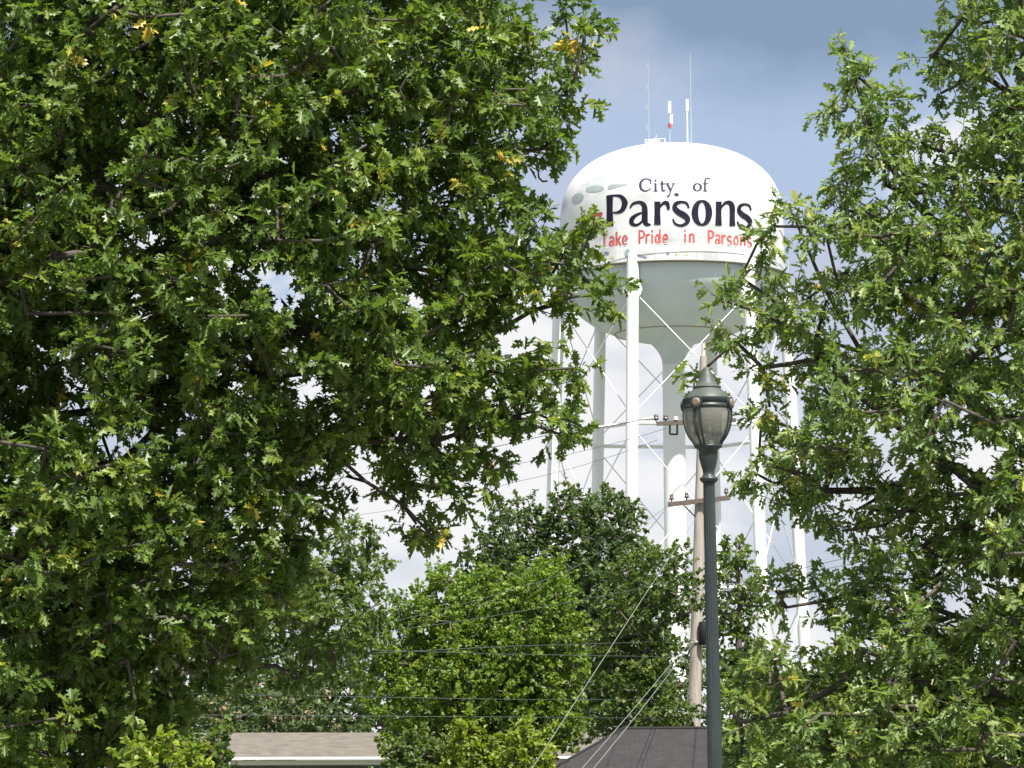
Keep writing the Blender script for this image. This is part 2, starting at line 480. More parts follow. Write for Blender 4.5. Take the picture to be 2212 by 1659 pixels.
def tree(name, label, polys, dist, thick, foot, path, bark, leafm, kind='simple', spacing=0.6, holes=(), seed=1, twigs=9, per=9, tl=0.42,
         leaf=0.12, limbs=(), r0=0.2, gap=0.12, group=None, cat='tree', young=0.06, extra=None, droop=0.25, clipz=0.15, bias=0.0, lift=0.25, inset=0.05, footx=None):
    rng = np.random.default_rng(seed)
    root = empty(name, foot, label, cat, group)
    org = np.array(foot)
    cl = grow(polys, dist, thick, spacing, holes, rng, gap, inset)
    cl = cl[cl[:, 2] > clipz]
    # skeleton: trunk path, given limbs, then every clump joins its nearest node
    nodes = []; par = []; kids = []
    def addn(p, pa):
        nodes.append(np.array(p, float)); par.append(pa); return len(nodes) - 1
    last = addn(foot, -1)
    tr_idx = [last]
    for p in path:
        a = nodes[last]; b = np.array(p, float)
        m = max(1, int(np.linalg.norm(b - a) / 0.6))
        for k in range(1, m + 1):
            q = a + (b - a) * k / m + (rng.normal(0, .03, 3) if k < m else 0)
            last = addn(q, last); tr_idx.append(last)
    n_trunk = len(nodes)
    for lb in limbs:
        lb = [np.array(q, float) for q in lb]
        arr = np.array(nodes)
        last = int(np.argmin(np.linalg.norm(arr - lb[0], axis=1)))
        for b in lb:
            a = nodes[last]
            m = max(1, int(np.linalg.norm(b - a) / 0.45))
            for k in range(1, m + 1):
                q = a + (b - a) * k / m + (rng.normal(0, .035, 3) if k < m else 0)
                last = addn(q, last)
    hub = np.array(nodes[n_trunk // 2])
    order = np.argsort(np.linalg.norm(cl - np.array(nodes[n_trunk - 1]) * .5 - hub * .5, axis=1))
    base_n = len(nodes)
    A = np.zeros((base_n + len(cl) * 4 + 8, 3)); A[:base_n] = np.array(nodes)
    cnt = base_n
    lo = max(1, int(n_trunk * 0.35))
    tips = []
    for i in order:
        p = cl[i]
        d = A[:cnt] - p
        w = np.sqrt((d ** 2).sum(1)) + 0.35 * np.maximum(0, A[:cnt, 2] - p[2])
        w[:lo] += 3.0
        j = int(np.argmin(w))
        a = A[j]; L = np.linalg.norm(p - a)
        m = min(3, max(1, int(L / 0.55)))
        prev = j
        for k in range(1, m + 1):
            q = a + (p - a) * k / m
            if k < m: q = q + rng.normal(0, .08 * L, 3)
            A[cnt] = q; nodes.append(q); par.append(prev); prev = cnt; cnt += 1
        tips.append(prev)
    n = len(nodes)
    load = np.zeros(n)
    for t in tips: load[t] += 1
    for i in range(n - 1, 0, -1): load[par[i]] += load[i]
    rad = 0.009 + (r0 - 0.009) * (load / max(load[0], 1)) ** 0.55
    rad = np.minimum(rad, r0)
    # woody mesh: one tapered tube per edge, trunk apart from the branches
    def wood(ids, nm, sides):
        mb = MB()
        for i in ids:
            a, b = Vector(nodes[par[i]]), Vector(nodes[i])
            ra = min(rad[par[i]], rad[i] * 1.35 + .003)
            d = b - a
            if d.length < 1e-5: continue
            mb.tube([a - org_v, b - org_v + d.normalized() * rad[i] * .4], [ra, rad[i]], sides, False)
        return mb
    org_v = Vector(foot)
    mb = MB(); mb.tube([Vector(nodes[i]) - org_v for i in tr_idx], [max(rad[i], .02) * (1.35 if k == 0 else 1) for k, i in enumerate(tr_idx)], 12)
    mb.build('trunk', bark, root)
    mb = wood(range(n_trunk, n), 'branches', 6)
    # sprays of leaves at the clumps
    T = len(cl)
    ctr = np.repeat(cl[order], twigs, axis=0); M_ = len(ctr)
    dirs = norm(rng.normal(0, 1, (M_, 3)) + np.array([0, 0, lift]))
    length = tl * rng.uniform(.55, 1.25, M_)
    st = ctr + rng.normal(0, spacing * .16, (M_, 3))
    end = st + dirs * length[:, None]
    for k in range(0, M_, 2):
        mb.tube([Vector(st[k]) - org_v, Vector(end[k]) - org_v], [.006, .003], 3, False)
    mb.build('branches', bark, root)
    clump_t = np.repeat(rng.uniform(0, 1, T), twigs)
    twig_t = np.clip(rng.normal(0, 1, M_), -2, 2)
    isy = rng.uniform(0, 1, M_) < young
    Pp = np.repeat(st, per, axis=0); D = np.repeat(dirs, per, axis=0); Ls = np.repeat(length, per)
    f = np.tile(np.linspace(.25, 1.0, per), M_) ** 0.7
    pos = Pp + D * (Ls * f)[:, None]
    rad_d = norm(rng.normal(0, 1, D.shape)); rad_d = norm(rad_d - D * (rad_d * D).sum(1)[:, None])
    ld = D * (.25 + .65 * np.tile(np.linspace(0, 1, per), M_))[:, None] + rad_d * .85
    ld[:, 2] -= droop
    nr = norm(np.array([0.10, -0.18, 1.0]) + rng.normal(0, .62, D.shape))
    sz = leaf * rng.uniform(.45, 1.25, len(pos))
    tint = np.clip(.42 + .22 * (np.repeat(clump_t, per) - .5) + .12 * np.repeat(twig_t, per) + rng.normal(0, .13, len(pos)) + np.where(np.repeat(isy, per), .30, 0) + bias, 0, 1)
    me = leaf_mesh('crown', pos - org, ld, nr, sz, tint, kind)
    link('crown', me, leafm, root)
    if extra:
        em, frac, es = extra
        k = rng.uniform(0, 1, M_) < frac
        k &= dirs[:, 2] > 0.1
        e2 = np.repeat(end[k], 14, axis=0) + rng.normal(0, .09, (14 * k.sum(), 3))
        d2 = norm(rng.normal(0, 1, e2.shape)); n2_ = norm(rng.normal(0, 1, e2.shape) + np.array([0, -.3, .8]))
        me = leaf_mesh('blossoms', e2 - org, d2, n2_, es * rng.uniform(.6, 1.2, len(e2)), rng.uniform(0, 1, len(e2)), 'broad')
        link('blossoms', me, em, root)
    return root, len(pos)

def PL(pts, dist): return [P(x, y, dist) for x, y in pts]
NL = 0

# ------------------------------------------------------------------ ground
def sheet(name, x0, x1, y0, y1, z, m):
    mb = MB(); mb.add([(x0, y0, z), (x1, y0, z), (x1, y1, z), (x0, y1, z)], [(0, 1, 2, 3)])
    o = mb.build(name, m); o['kind'] = 'structure'; return o
sheet('ground', -6000, 6000, -6000, 6000, 0, M_GRASS)
sheet('road', -300, 300, -4, 16, 0.004, M_ASPH)
mb = MB(); mb.box((0, 17.0 + 0.075, 0.06), (600, 0.15, 0.14)); mb.build('kerb', M_CONC)['kind'] = 'structure'
mb = MB(); mb.box((0, 25.6, 0.05), (600, 1.8, 0.12)); mb.build('sidewalk', M_CONC)['kind'] = 'structure'

# ------------------------------------------------------------------ water tower
TD = 214.0
TC = P(1452.5, 602, TD)                       # centre of the tank's lower rim
ZR = TC.z
TX, TY = TC.x, TC.y
TR = 7.5
tower = empty('water_tower', (TX, TY, 0), 'white water tower on six splayed legs with navy and red town lettering', 'water tower')
ZW = ZR + 3.72                              # top of the straight wall
DOME = 5.2
prof = [(TR, ZR), (TR, ZR + .02), (TR, ZR + 1.2), (TR, ZR + 2.4), (TR, ZW - .02), (TR, ZW)]
NEX = 2.45
for i in range(1, 41):
    a = i / 40 * math.pi / 2
    c, s_ = math.cos(a), math.sin(a)
    prof.append((TR * max(c, 0) ** (2 / NEX) if i < 40 else 0.0, ZW + DOME * s_ ** (2 / NEX)))
tank_prof = list(prof)
mb = MB(); mb.lathe(prof, 128, capends=False)
tank = mb.build('tank', M_TANK, tower); 
for o in (tank,): pass
BOWL = 4.3
prof = []
for i in range(0, 33):
    a = i / 32 * math.pi / 2 * 0.86
    prof.append((7.42 * math.cos(a), ZR - 0.10 - BOWL * math.sin(a)))
rb, zb = prof[-1]
RC = 0.74
fl = []
for i in range(1, 15):                      # flare into the riser
    t = i / 14
    fl.append((RC + (rb - RC) * (1 - t) ** 2.1, zb - 1.55 * t))
mb = MB(); mb.lathe(prof + fl, 96, capends=False); mb.build('bowl', M_BOWL, tower)
mb = MB(); mb.lathe([(RC, zb - 1.55), (RC, 0)], 40, capends=False); mb.build('riser', M_STEEL, tower)
# weld seam on the bowl
k = 24
mb = MB(); mb.lathe([(prof[k][0] + .012, prof[k][1] + .05), (prof[k][0] + .02, prof[k][1] - .02), (prof[k][0] - .03, prof[k][1] - .07)], 96, capends=False); mb.build('seam', M_SEAM, tower)
# balcony round the tank: floor ring, rail, posts
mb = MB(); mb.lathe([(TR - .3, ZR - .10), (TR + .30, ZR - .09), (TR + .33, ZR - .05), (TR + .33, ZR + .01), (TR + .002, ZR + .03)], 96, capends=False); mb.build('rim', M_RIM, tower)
mb = MB(); mb.tube([(( TR + .28) * math.cos(a), (TR + .28) * math.sin(a), ZR + 1.05) for a in np.linspace(0, 2 * math.pi, 97)], .022, 5, False)
for a in np.linspace(0, 2 * math.pi, 36, endpoint=False):
    mb.tube([((TR + .28) * math.cos(a), (TR + .28) * math.sin(a), ZR + z) for z in (.01, 1.05)], .012, 4)
mb.build('railing', M_STEEL, tower)
LEG_A = [-22.5 + 60 * k for k in range(6)]
def leg_r(z): return TR + 0.12 + (ZR - z) * 0.0405
def leg_p(ang, z, dr=0):
    r = leg_r(z) + dr
    return Vector((math.sin(R(ang)) * r, -math.cos(R(ang)) * r, z))
for a in LEG_A:
    mb = MB(); mb.tube([leg_p(a, ZR + .02), leg_p(a, ZR - .5), leg_p(a, 20), leg_p(a, 0)], .40, 24)
    mb.build('leg', M_STEEL, tower)
    mb = MB()                                # bracket that ties the leg to the tank
    p = leg_p(a, ZR + .33)
    mb.box((p.x * .985, p.y * .985, p.z), (.55, .35, .55), R(a))
    mb.build('bracket', M_STEEL, tower)
Z1, Z2 = 25.5, 14.9
levels = [ZR - 1.6, Z1, Z2, 2.0]
for z in (Z1, Z2):
    for i, a in enumerate(LEG_A):
        p, q = leg_p(a, z), leg_p(LEG_A[(i + 1) % 6], z)
        d = (q - p).normalized()
        mb = MB(); mb.tube([p + d * .38, q - d * .38], .13, 8); mb.build('strut', M_STEEL, tower)
for i, a in enumerate(LEG_A):
    b = LEG_A[(i + 1) % 6]
    for li in range(3):
        zt, zl = levels[li], levels[li + 1]
        for s_, (p, q) in enumerate(((leg_p(a, zt - .3), leg_p(b, zl + .5)), (leg_p(b, zt - .3), leg_p(a, zl + .5)))):
            d = (q - p).normalized()
            inw = Vector((-(p.x + q.x), -(p.y + q.y), 0)).normalized() * (.06 if s_ else -.06)
            mb = MB(); mb.tube([p + d * .3 + inw, q - d * .3 + inw], .04, 6)
            if li == 0 and s_ == 0: pass
            mb.build('brace', M_STEEL, tower)
    p = leg_p(a, ZR - 1.75)                  # gusset plates under the rim
    for sg in (-1, 1):
        mb = MB()
        t = Vector((math.cos(R(a)), math.sin(R(a)), 0)) * sg
        c0 = p + t * .36
        mb.add([c0 + Vector((0, 0, .75)), c0 + t * .32 + Vector((0, 0, -.1)), c0 + t * .18 + Vector((0, 0, -.45)), c0 + Vector((0, 0, -.6))], [(0, 1, 2, 3)])
        mb.build('gusset', M_STEEL, tower)
# access ladder beside one leg
mb = MB()
a = -80
for off in (-.55, -.95):
    t = Vector((math.cos(R(a)), math.sin(R(a)), 0)) * off
    o2 = Vector((math.sin(R(a)), -math.cos(R(a)), 0)) * .1
    mb.tube([leg_p(a, ZR - .2) - t + o2, leg_p(a, 0.2) - t + o2], .045, 6)
for z in np.arange(1, ZR - .4, .4):
    t = Vector((math.cos(R(a)), math.sin(R(a)), 0)); o2 = Vector((math.sin(R(a)), -math.cos(R(a)), 0)) * .1
    mb.tube([leg_p(a, z) + t * .55 + o2, leg_p(a, z) + t * .95 + o2], .018, 4)
mb.build('ladder', M_STEEL, tower)
for o in list(tower.children): pass

# roof gear and antennas, standing on the dome
def dome_z(x, y):
    r = math.hypot(x, y)
    for (r1, z1), (r2, z2) in zip(tank_prof[2:], tank_prof[3:]):
        if r2 <= r <= r1:
            return z2 + (z1 - z2) * (r - r2) / max(r1 - r2, 1e-6)
    return ZW
def top_spot(px, depth):
    """point on the dome under the antenna seen at px"""
    p = P(px, 300, TD + depth)
    x, y = p.x - TX, p.y - TY
    return Vector((x, y, dome_z(x, y)))
def top_h(py, depth): return P(1455, py, TD + depth).z
def antenna(pxs, depth, parts, bottom=None):
    b = top_spot(pxs, depth)
    root = empty('antenna', (0, 0, 0)); root.parent = tower
    return b, root
# 1: dipole mast
def mast(px, depth, ytop, rad, m, rad2=None):
    b = top_spot(px, depth); zt = top_h(ytop, depth)
    mb = MB(); mb.tube([b - Vector((0, 0, .15)), (b.x, b.y, zt)], [rad, rad2 or rad], 8)
    o = mb.build('antenna', m, tower)
    mb = MB(); mb.lathe([(.16, -.06), (.16, .06), (.07, .10), (.07, .28)], 12); me_o = mb.build('base_plate', M_ANTW, o); me_o.location = b
    return b, zt, o
b, zt, o = mast(1402, -.6, 126, .035, M_ANT, .018)
o['label'] = 'thin antenna mast with small dipole loops'
for py in (142, 188, 232, 275):
    z = top_h(py, -.6)
    mb = MB(); mb.tube([b + Vector((0, 0, z - b.z)), b + Vector((-.16, -.1, z - b.z))], .02, 5)
    mb.tube([Vector((b.x - .16, b.y - .1, z - .22)), Vector((b.x - .16, b.y - .1, z + .22))], .035, 6)
    mb.build('dipole', M_ANT, o)
b, zt, o = mast(1493, .5, 116, .055, M_ANT, .022)
o['label'] = 'tall thin grey whip antenna'
b, zt, o = mast(1447, -.3, 222, .04, M_ANT)
o['label'] = 'short white antenna with red band'
mb = MB(); mb.tube([(b.x, b.y, top_h(244, -.3)), (b.x, b.y, top_h(219, -.3))], .11, 10); mb.build('radome', M_ANTW, o)
mb = MB(); mb.tube([(b.x + .12, b.y, top_h(268, -.3)), (b.x + .12, b.y, top_h(247, -.3))], .09, 10); mb.build('radome', M_ANTW, o)
mb = MB(); mb.tube([(b.x, b.y, top_h(275, -.3)), (b.x, b.y, top_h(267, -.3))], .12, 10); mb.build('red_band', M_TRAIN, o)
b, zt, o = mast(1485, 0, 218, .045, M_ANTW)
o['label'] = 'short plain white antenna'
mb = MB(); mb.tube([(b.x, b.y, top_h(240, 0)), (b.x, b.y, top_h(215, 0))], .10, 10); mb.build('radome', M_ANTW, o)
mb = MB()                                    # hatch and handrail on top
for x0, x1 in ((1394, 1404), (1404, 1413), (1413, 1424), (1424, 1436)):
    p, q = top_spot(x0, -1.2), top_spot(x1, -1.2)
    up = Vector((0, 0, .42))
    mb.tube([p, p + up, q + up, q], .03, 5)
mb.build('roof_rail', M_ANTW, tower)
mb = MB(); p = top_spot(1409, -.8); mb.lathe([(.42, -.1), (.42, .28), (.2, .42), (0.0, .44)], 16); hh = mb.build('vent', M_ANTW, tower); hh.location = p
mb = MB(); p = top_spot(1417, -.7); mb.tube([p, p + Vector((0, 0, .75))], .07, 8); mb.build('vent_pipe', M_ANT, tower)

# lettering: strokes laid on the tank's skin, written as outlines with changing pen width
tank_me = MB(); tank_me.lathe([(r, z) for r, z in tank_prof], 256)
bvh = BVHTree.FromPolygons([Vector((v[0] + TX, v[1] + TY, v[2])) for v in tank_me.v], tank_me.f)
def on_tank(px, py, lift):
    d = ray(px, py).normalized()
    hit, nrm, idx, dist = bvh.ray_cast(Vector((0, 0, EYE)), d)
    if hit is None: return None
    c = Vector((hit.x - TX, hit.y - TY, 0)).normalized()
    return Vector((hit.x - TX, hit.y - TY, hit.z)) + (c * .9 + Vector((0, 0, .3))).normalized() * lift
# letters are drafted on a sheet; sheet units -> height and bearing on the tank
def S6(x, y): return 1207.0 + .2356 * x, 329.2 + .2356 * y
LIFT = [0.015]
def paint_poly(mb, pts):
    cx = sum(p[0] for p in pts) / len(pts); cy = sum(p[1] for p in pts) / len(pts)
    n = len(pts); vs, fs = [], []
    if n < 10:                               # more points along straight sides
        pts = [(a[0] + (b[0] - a[0]) * t, a[1] + (b[1] - a[1]) * t) for a, b in zip(pts, pts[1:] + pts[:1]) for t in (0, .25, .5, .75)]; n = len(pts)
    for k in (1, .75, .5, .25):
        vs += [on_tank(*S6(cx + (x - cx) * k, cy + (y - cy) * k), LIFT[0]) for x, y in pts]
    vs.append(on_tank(*S6(cx, cy), LIFT[0]))
    if any(v is None for v in vs): return
    for r in range(3):
        fs += [(r * n + i, r * n + (i + 1) % n, (r + 1) * n + (i + 1) % n, (r + 1) * n + i) for i in range(n)]
    fs += [(3 * n + i, 3 * n + (i + 1) % n, 4 * n) for i in range(n)]
    mb.add(vs, fs)
def stroke(mb, ctrl, closed=False):
    """ctrl: (x, y, width) points of a pen path, smoothed by Catmull-Rom"""
    LIFT[0] += 0.0025
    c = [np.array(p, float) for p in ctrl]
    out = []
    n = len(c)
    rngi = range(n) if closed else range(n - 1)
    for i in rngi:
        p0 = c[(i - 1) % n] if closed or i > 0 else c[0]
        p1 = c[i]; p2 = c[(i + 1) % n]
        p3 = c[(i + 2) % n] if closed or i + 2 < n else c[-1]
        for t in np.linspace(0, 1, 8, endpoint=False):
            out.append(.5 * ((2 * p1) + (p2 - p0) * t + (2 * p0 - 5 * p1 + 4 * p2 - p3) * t * t + (3 * p1 - p0 - 3 * p2 + p3) * t ** 3))
    out.append(c[0] if closed else c[-1])
    out = np.array(out)
    tg = np.gradient(out[:, :2], axis=0)
    if closed: tg[0] = tg[-1] = (out[1, :2] - out[-2, :2])
    tg /= np.maximum(np.linalg.norm(tg, axis=1, keepdims=True), 1e-6)
    nr = np.stack([-tg[:, 1], tg[:, 0]], 1) * out[:, 2:3] / 2
    L, Rr = out[:, :2] + nr, out[:, :2] - nr
    vs = []
    for a, b in zip(L, Rr):
        for q in (a, (a + b) / 2, b):
            v = on_tank(*S6(*q), LIFT[0])
            if v is None: return
            vs.append(v)
    fs = []
    for i in range(len(out) - 1):
        k = 3 * i
        fs += [(k, k + 1, k + 4, k + 3), (k + 1, k + 2, k + 5, k + 4)]
    mb.add(vs, fs)
def line(mb, *pts):
    """straight pen path, corner by corner"""
    for a, b in zip(pts, pts[1:]):
        m = [tuple(np.array(a) + (np.array(b) - np.array(a)) * t) for t in np.linspace(0, 1, 5)]
        stroke(mb, m)
def finish(mb, name, m, label=None):
    LIFT[0] = 0.015
    o = mb.build(name, m, tower)
    if label: o['label'] = label
# big name
mb = MB()
line(mb, (468, 397, 62), (468, 520, 54), (470, 678, 66))
stroke(mb, [(440, 404, 16), (520, 396, 20), (575, 408, 34), (604, 450, 52), (604, 482, 52), (582, 530, 40), (540, 552, 24), (498, 552, 12)])
stroke(mb, [(655, 512, 16), (680, 474, 22), (735, 458, 28), (778, 480, 44), (790, 530, 52), (790, 620, 54), (806, 658, 40), (845, 664, 12)])
stroke(mb, [(775, 548, 14), (715, 574, 26), (672, 612, 42), (672, 650, 40), (705, 668, 26), (745, 652, 20), (775, 615, 14)])
line(mb, (905, 452, 56), (905, 560, 52), (905, 666, 60))
stroke(mb, [(925, 510, 12), (955, 470, 26), (990, 466, 40), (1005, 500, 30), (1005, 528, 24)])
def ess(dx, dy, k):
    pts = [(1192, 512, 16), (1172, 468, 22), (1122, 456, 24), (1076, 472, 36), (1064, 510, 46), (1096, 548, 54), (1150, 580, 58), (1182, 616, 48), (1168, 652, 34), (1120, 672, 24), (1070, 656, 20), (1046, 612, 16)]
    stroke(mb, [((x - 1120) * k + 1120 + dx, y + dy, w * k) for x, y, w in pts])
ess(0, 0, 1.0)
ring = []
for i in range(16):
    a = 2 * math.pi * i / 16
    ring.append((1312 + 64 * math.cos(a), 556 + 108 * math.sin(a), 20 + 40 * abs(math.cos(a)) ** 1.3))
stroke(mb, ring, True)
line(mb, (1466, 452, 54), (1464, 560, 50), (1464, 672, 58))
stroke(mb, [(1486, 515, 12), (1520, 468, 26), (1566, 464, 40), (1588, 505, 50), (1588, 600, 48), (1590, 676, 54)])
ess(578, 22, 0.86)
finish(mb, 'lettering', M_NAVY, 'navy lettering reading Parsons')
# small line above
mb = MB()
stroke(mb, [(845, 288, 12), (838, 255, 14), (800, 243, 12), (760, 262, 20), (748, 300, 24), (760, 338, 20), (800, 354, 12), (848, 330, 8)])
line(mb, (846, 246, 9), (846, 286, 9))
line(mb, (888, 285, 18), (888, 354, 18)); line(mb, (874, 287, 8), (890, 287, 8)); line(mb, (872, 354, 8), (906, 354, 8)); line(mb, (880, 258, 18), (897, 258, 18))
line(mb, (948, 262, 16), (948, 335, 16)); stroke(mb, [(948, 332, 16), (956, 352, 12), (980, 346, 8)]); line(mb, (928, 288, 8), (978, 288, 8))
line(mb, (996, 288, 18), (1026, 350, 16)); line(mb, (1052, 288, 10), (1018, 378, 11)); stroke(mb, [(1020, 374, 11), (1010, 398, 12), (992, 402, 14)]); line(mb, (982, 287, 8), (1012, 287, 8)); line(mb, (1040, 287, 8), (1066, 287, 8))
finish(mb, 'lettering', M_PURP, 'faded purple lettering reading City'); mb = MB()
ring = [(1271 + 32 * math.cos(2 * math.pi * i / 12), 320 + 33 * math.sin(2 * math.pi * i / 12), 8 + 13 * abs(math.cos(2 * math.pi * i / 12))) for i in range(12)]
stroke(mb, ring, True)
line(mb, (1340, 270, 18), (1340, 354, 18)); stroke(mb, [(1340, 275, 18), (1346, 244, 14), (1366, 236, 11), (1384, 246, 15)]); line(mb, (1322, 287, 8), (1370, 287, 8)); line(mb, (1324, 354, 8), (1362, 354, 8))
finish(mb, 'lettering', M_PURP, 'faded purple lettering reading of')
# motto
mb = MB()
W = 17
def v_(x, y0, y1): line(mb, (x, y0, W), (x, y1, W))
def bowl_(x0, x1, y0, y1, w=14):
    cx, cy, rx, ry = (x0 + x1) / 2, (y0 + y1) / 2, (x1 - x0) / 2 - w / 2, (y1 - y0) / 2 - w / 2
    stroke(mb, [(cx + rx * math.cos(2 * math.pi * i / 10), cy + ry * math.sin(2 * math.pi * i / 10), w) for i in range(10)], True)
def let_P(x, b): v_(x + 8, b - 128, b); stroke(mb, [(x + 10, b - 121, 14), (x + 35, b - 120, 14), (x + 50, b - 100, 16), (x + 50, b - 78, 16), (x + 35, b - 58, 14), (x + 12, b - 56, 14)])
def let_a(x, b): stroke(mb, [(x + 6, b - 76, 13), (x + 24, b - 88, 14), (x + 42, b - 74, 15), (x + 44, b, 16)]); bowl_(x, x + 44, b - 56, b + 2)
def let_r(x, b): v_(x + 8, b - 90, b); stroke(mb, [(x + 10, b - 66, 13), (x + 24, b - 86, 14), (x + 40, b - 84, 14)])
def let_s(x, b): stroke(mb, [(x + 42, b - 78, 13), (x + 24, b - 86, 13), (x + 7, b - 72, 14), (x + 12, b - 52, 15), (x + 36, b - 36, 15), (x + 40, b - 14, 14), (x + 24, b - 3, 13), (x + 3, b - 12, 13)])
def let_o(x, b): bowl_(x, x + 48, b - 92, b + 2, 15)
def let_n(x, b): v_(x + 8, b - 90, b); stroke(mb, [(x + 10, b - 66, 13), (x + 26, b - 86, 14), (x + 42, b - 70, 16), (x + 43, b, 16)])
def let_e(x, b): stroke(mb, [(x + 6, b - 46, 12), (x + 40, b - 46, 12), (x + 42, b - 66, 14), (x + 26, b - 86, 13), (x + 8, b - 66, 15), (x + 7, b - 26, 15), (x + 24, b - 3, 13), (x + 44, b - 14, 13)])
def let_i(x, b): v_(x + 8, b - 90, b); line(mb, (x + 8, b - 128, W), (x + 8, b - 110, W))
def let_d(x, b): v_(x + 46, b - 132, b); bowl_(x, x + 46, b - 90, b + 2)
def let_k(x, b): v_(x + 8, b - 128, b); line(mb, (x + 46, b - 90, 14), (x + 14, b - 44, 14)); line(mb, (x + 22, b - 52, 15), (x + 48, b, 16))
def let_T(x, b): v_(x + 28, b - 128, b); line(mb, (x, b - 122, 15), (x + 56, b - 122, 15))
let_T(392, 872); let_a(462, 862); let_k(524, 856); let_e(584, 850)
finish(mb, 'lettering', M_RED, 'red lettering reading Take'); mb = MB()
let_P(732, 840); let_r(796, 840); let_i(850, 840); let_d(882, 838); let_e(954, 838)
finish(mb, 'lettering', M_RED, 'red lettering reading Pride'); mb = MB()
let_i(1150, 836); let_n(1194, 836)
finish(mb, 'lettering', M_RED, 'red lettering reading in'); mb = MB()
let_P(1366, 842); let_a(1430, 846); let_r(1490, 850); let_s(1540, 854); let_o(1600, 858); let_n(1660, 864); let_s(1722, 870)
finish(mb, 'lettering', M_RED, 'small red lettering reading Parsons')
# painted engine with puffs of smoke
def ell(cx, cy, ra, rb, rot): return [(cx + ra * math.cos(t) * math.cos(rot) - rb * math.sin(t) * math.sin(rot), cy + ra * math.cos(t) * math.sin(rot) + rb * math.sin(t) * math.cos(rot)) for t in np.linspace(0, 2 * math.pi, 24, endpoint=False)]
for sh in (ell(175, 420, 58, 42, -.5), ell(332, 335, 84, 32, -.1),
           [(450, 335), (452, 312), (475, 296), (520, 290), (600, 291), (655, 296), (600, 306), (540, 320), (490, 336), (465, 342)]):
    mb = MB(); paint_poly(mb, sh); finish(mb, 'smoke_puff', M_SMOKE)
mb = MB(); paint_poly(mb, [(290, 562), (400, 546), (402, 578), (290, 596)])
LIFT[0] = .02; paint_poly(mb, [(372, 560), (392, 556), (390, 660), (372, 662)]); finish(mb, 'engine_cab', M_TRAIN)
mb = MB(); paint_poly(mb, [(250, 612), (368, 605), (366, 622), (250, 630)]); LIFT[0] = .02
paint_poly(mb, [(300, 640), (366, 634), (364, 676), (300, 682)]); finish(mb, 'engine_body', M_TRAIN2)
# smudges of paint on the band under the motto
for (x, y, w, h, m) in ((440, 925, 46, 30, M_BLUE), (490, 965, 50, 26, M_YEL), (745, 950, 60, 22, M_BLUE), (790, 962, 40, 18, M_BLUE), (1000, 930, 30, 26, M_BLUE), (1085, 938, 46, 20, M_YEL), (1172, 936, 44, 24, M_YEL), (630, 925, 50, 80, M_SMOKE), (1080, 388, 44, 30, M_PURP)):
    mb = MB(); paint_poly(mb, ell(x, y, w / 2, h / 2, .2)); finish(mb, 'paint_patch', m)
for o in tower.children:
    pass

# ------------------------------------------------------------------ street lamp
LD = 25.5
foot = ground_at(1550, 1760, LD)
lamp = empty('street_lamp', foot, 'dark green fluted street lamp post with acorn lantern and spiked cap', 'street lamp')
lp = P(1530, 978, LD)                        # lantern collar
lean = math.atan2(lp.x - foot.x, lp.z)
lamp.rotation_euler = (0, lean, 0)
u = LD / F / math.cos(R(6))                  # metres per measured unit at the lamp
def lz(zy):                                  # height of a row of the lantern sheet
    return P(1530, 740.6 + .1984 * zy, LD).z / math.cos(lean)
q = .1984 * u
def lr(zx): return zx * q
# fluted post
def fluted(z0, z1, r0, r1, n=16):
    vs, fs = [], []
    K = n * 4
    for i, t in enumerate(np.linspace(0, 1, 10)):
        z = z0 + (z1 - z0) * t; r = r0 + (r1 - r0) * t
        for k in range(K):
            rr = r * (1 - (.075 if k % 4 in (2,) else .03 if k % 4 in (1, 3) else 0))
            a = 2 * math.pi * k / K
            vs.append((rr * math.cos(a), rr * math.sin(a), z))
    for i in range(9):
        for k in range(K):
            fs.append((i * K + k, i * K + (k + 1) % K, (i + 1) * K + (k + 1) % K, (i + 1) * K + k))
    return vs, fs
zt = lz(1500)
mb = MB(); mb.add(*fluted(.55, zt, .066, .0455)); mb.build('post', M_LAMP, lamp)
mb = MB(); mb.lathe([(.20, .13), (.20, .20), (.17, .24), (.15, .40), (.11, .46), (.12, .49), (.12, .53), (.085, .58), (.07, .60)], 24); mb.build('post_base', M_LAMP, lamp)
zr = lz(1480)
mb = MB(); mb.lathe([(lr(62), zt - .01), (lr(78), lz(1520)), (lr(100), lz(1492)), (lr(100), lz(1472)), (lr(72), lz(1455)), (lr(60), lz(1430)), (lr(64), lz(1400)), (lr(84), lz(1330)), (lr(102), lz(1250)), (lr(104), lz(1165)), (lr(150), lz(1140)), (lr(152), lz(1118)), (lr(120), lz(1110))], 28)
mb.build('capital', M_LAMP, lamp)
bz, tz = lz(1112), lz(720)
def rp(z):                                   # acorn outline of the panes
    zy = [720, 780, 860, 940, 1000, 1050, 1085, 1112]
    rr = [268, 276, 268, 248, 222, 190, 160, 150]
    zz = [lz(v) for v in zy]
    return lr(float(np.interp(z, zz[::-1], rr[::-1])))
zs = np.linspace(bz, tz, 12)
RA = [R(d) for d in (-28, 62, 152, -118)]    # four corner frames
mG = bpy.data.materials.new('ribbed lamp glass'); mG.use_nodes = True
nt = mG.node_tree; pb = nt.nodes['Principled BSDF']
pb.inputs['Base Color'].default_value = (.42, .415, .37, 1); pb.inputs['Roughness'].default_value = .35
trn = nt.nodes.new('ShaderNodeBsdfTransparent'); trn.inputs[0].default_value = (.80, .80, .74, 1)
tln = nt.nodes.new('ShaderNodeBsdfTranslucent'); tln.inputs[0].default_value = (.40, .39, .34, 1)
m1 = nt.nodes.new('ShaderNodeMixShader'); m1.inputs[0].default_value = .5
m2 = nt.nodes.new('ShaderNodeMixShader'); m2.inputs[0].default_value = .33
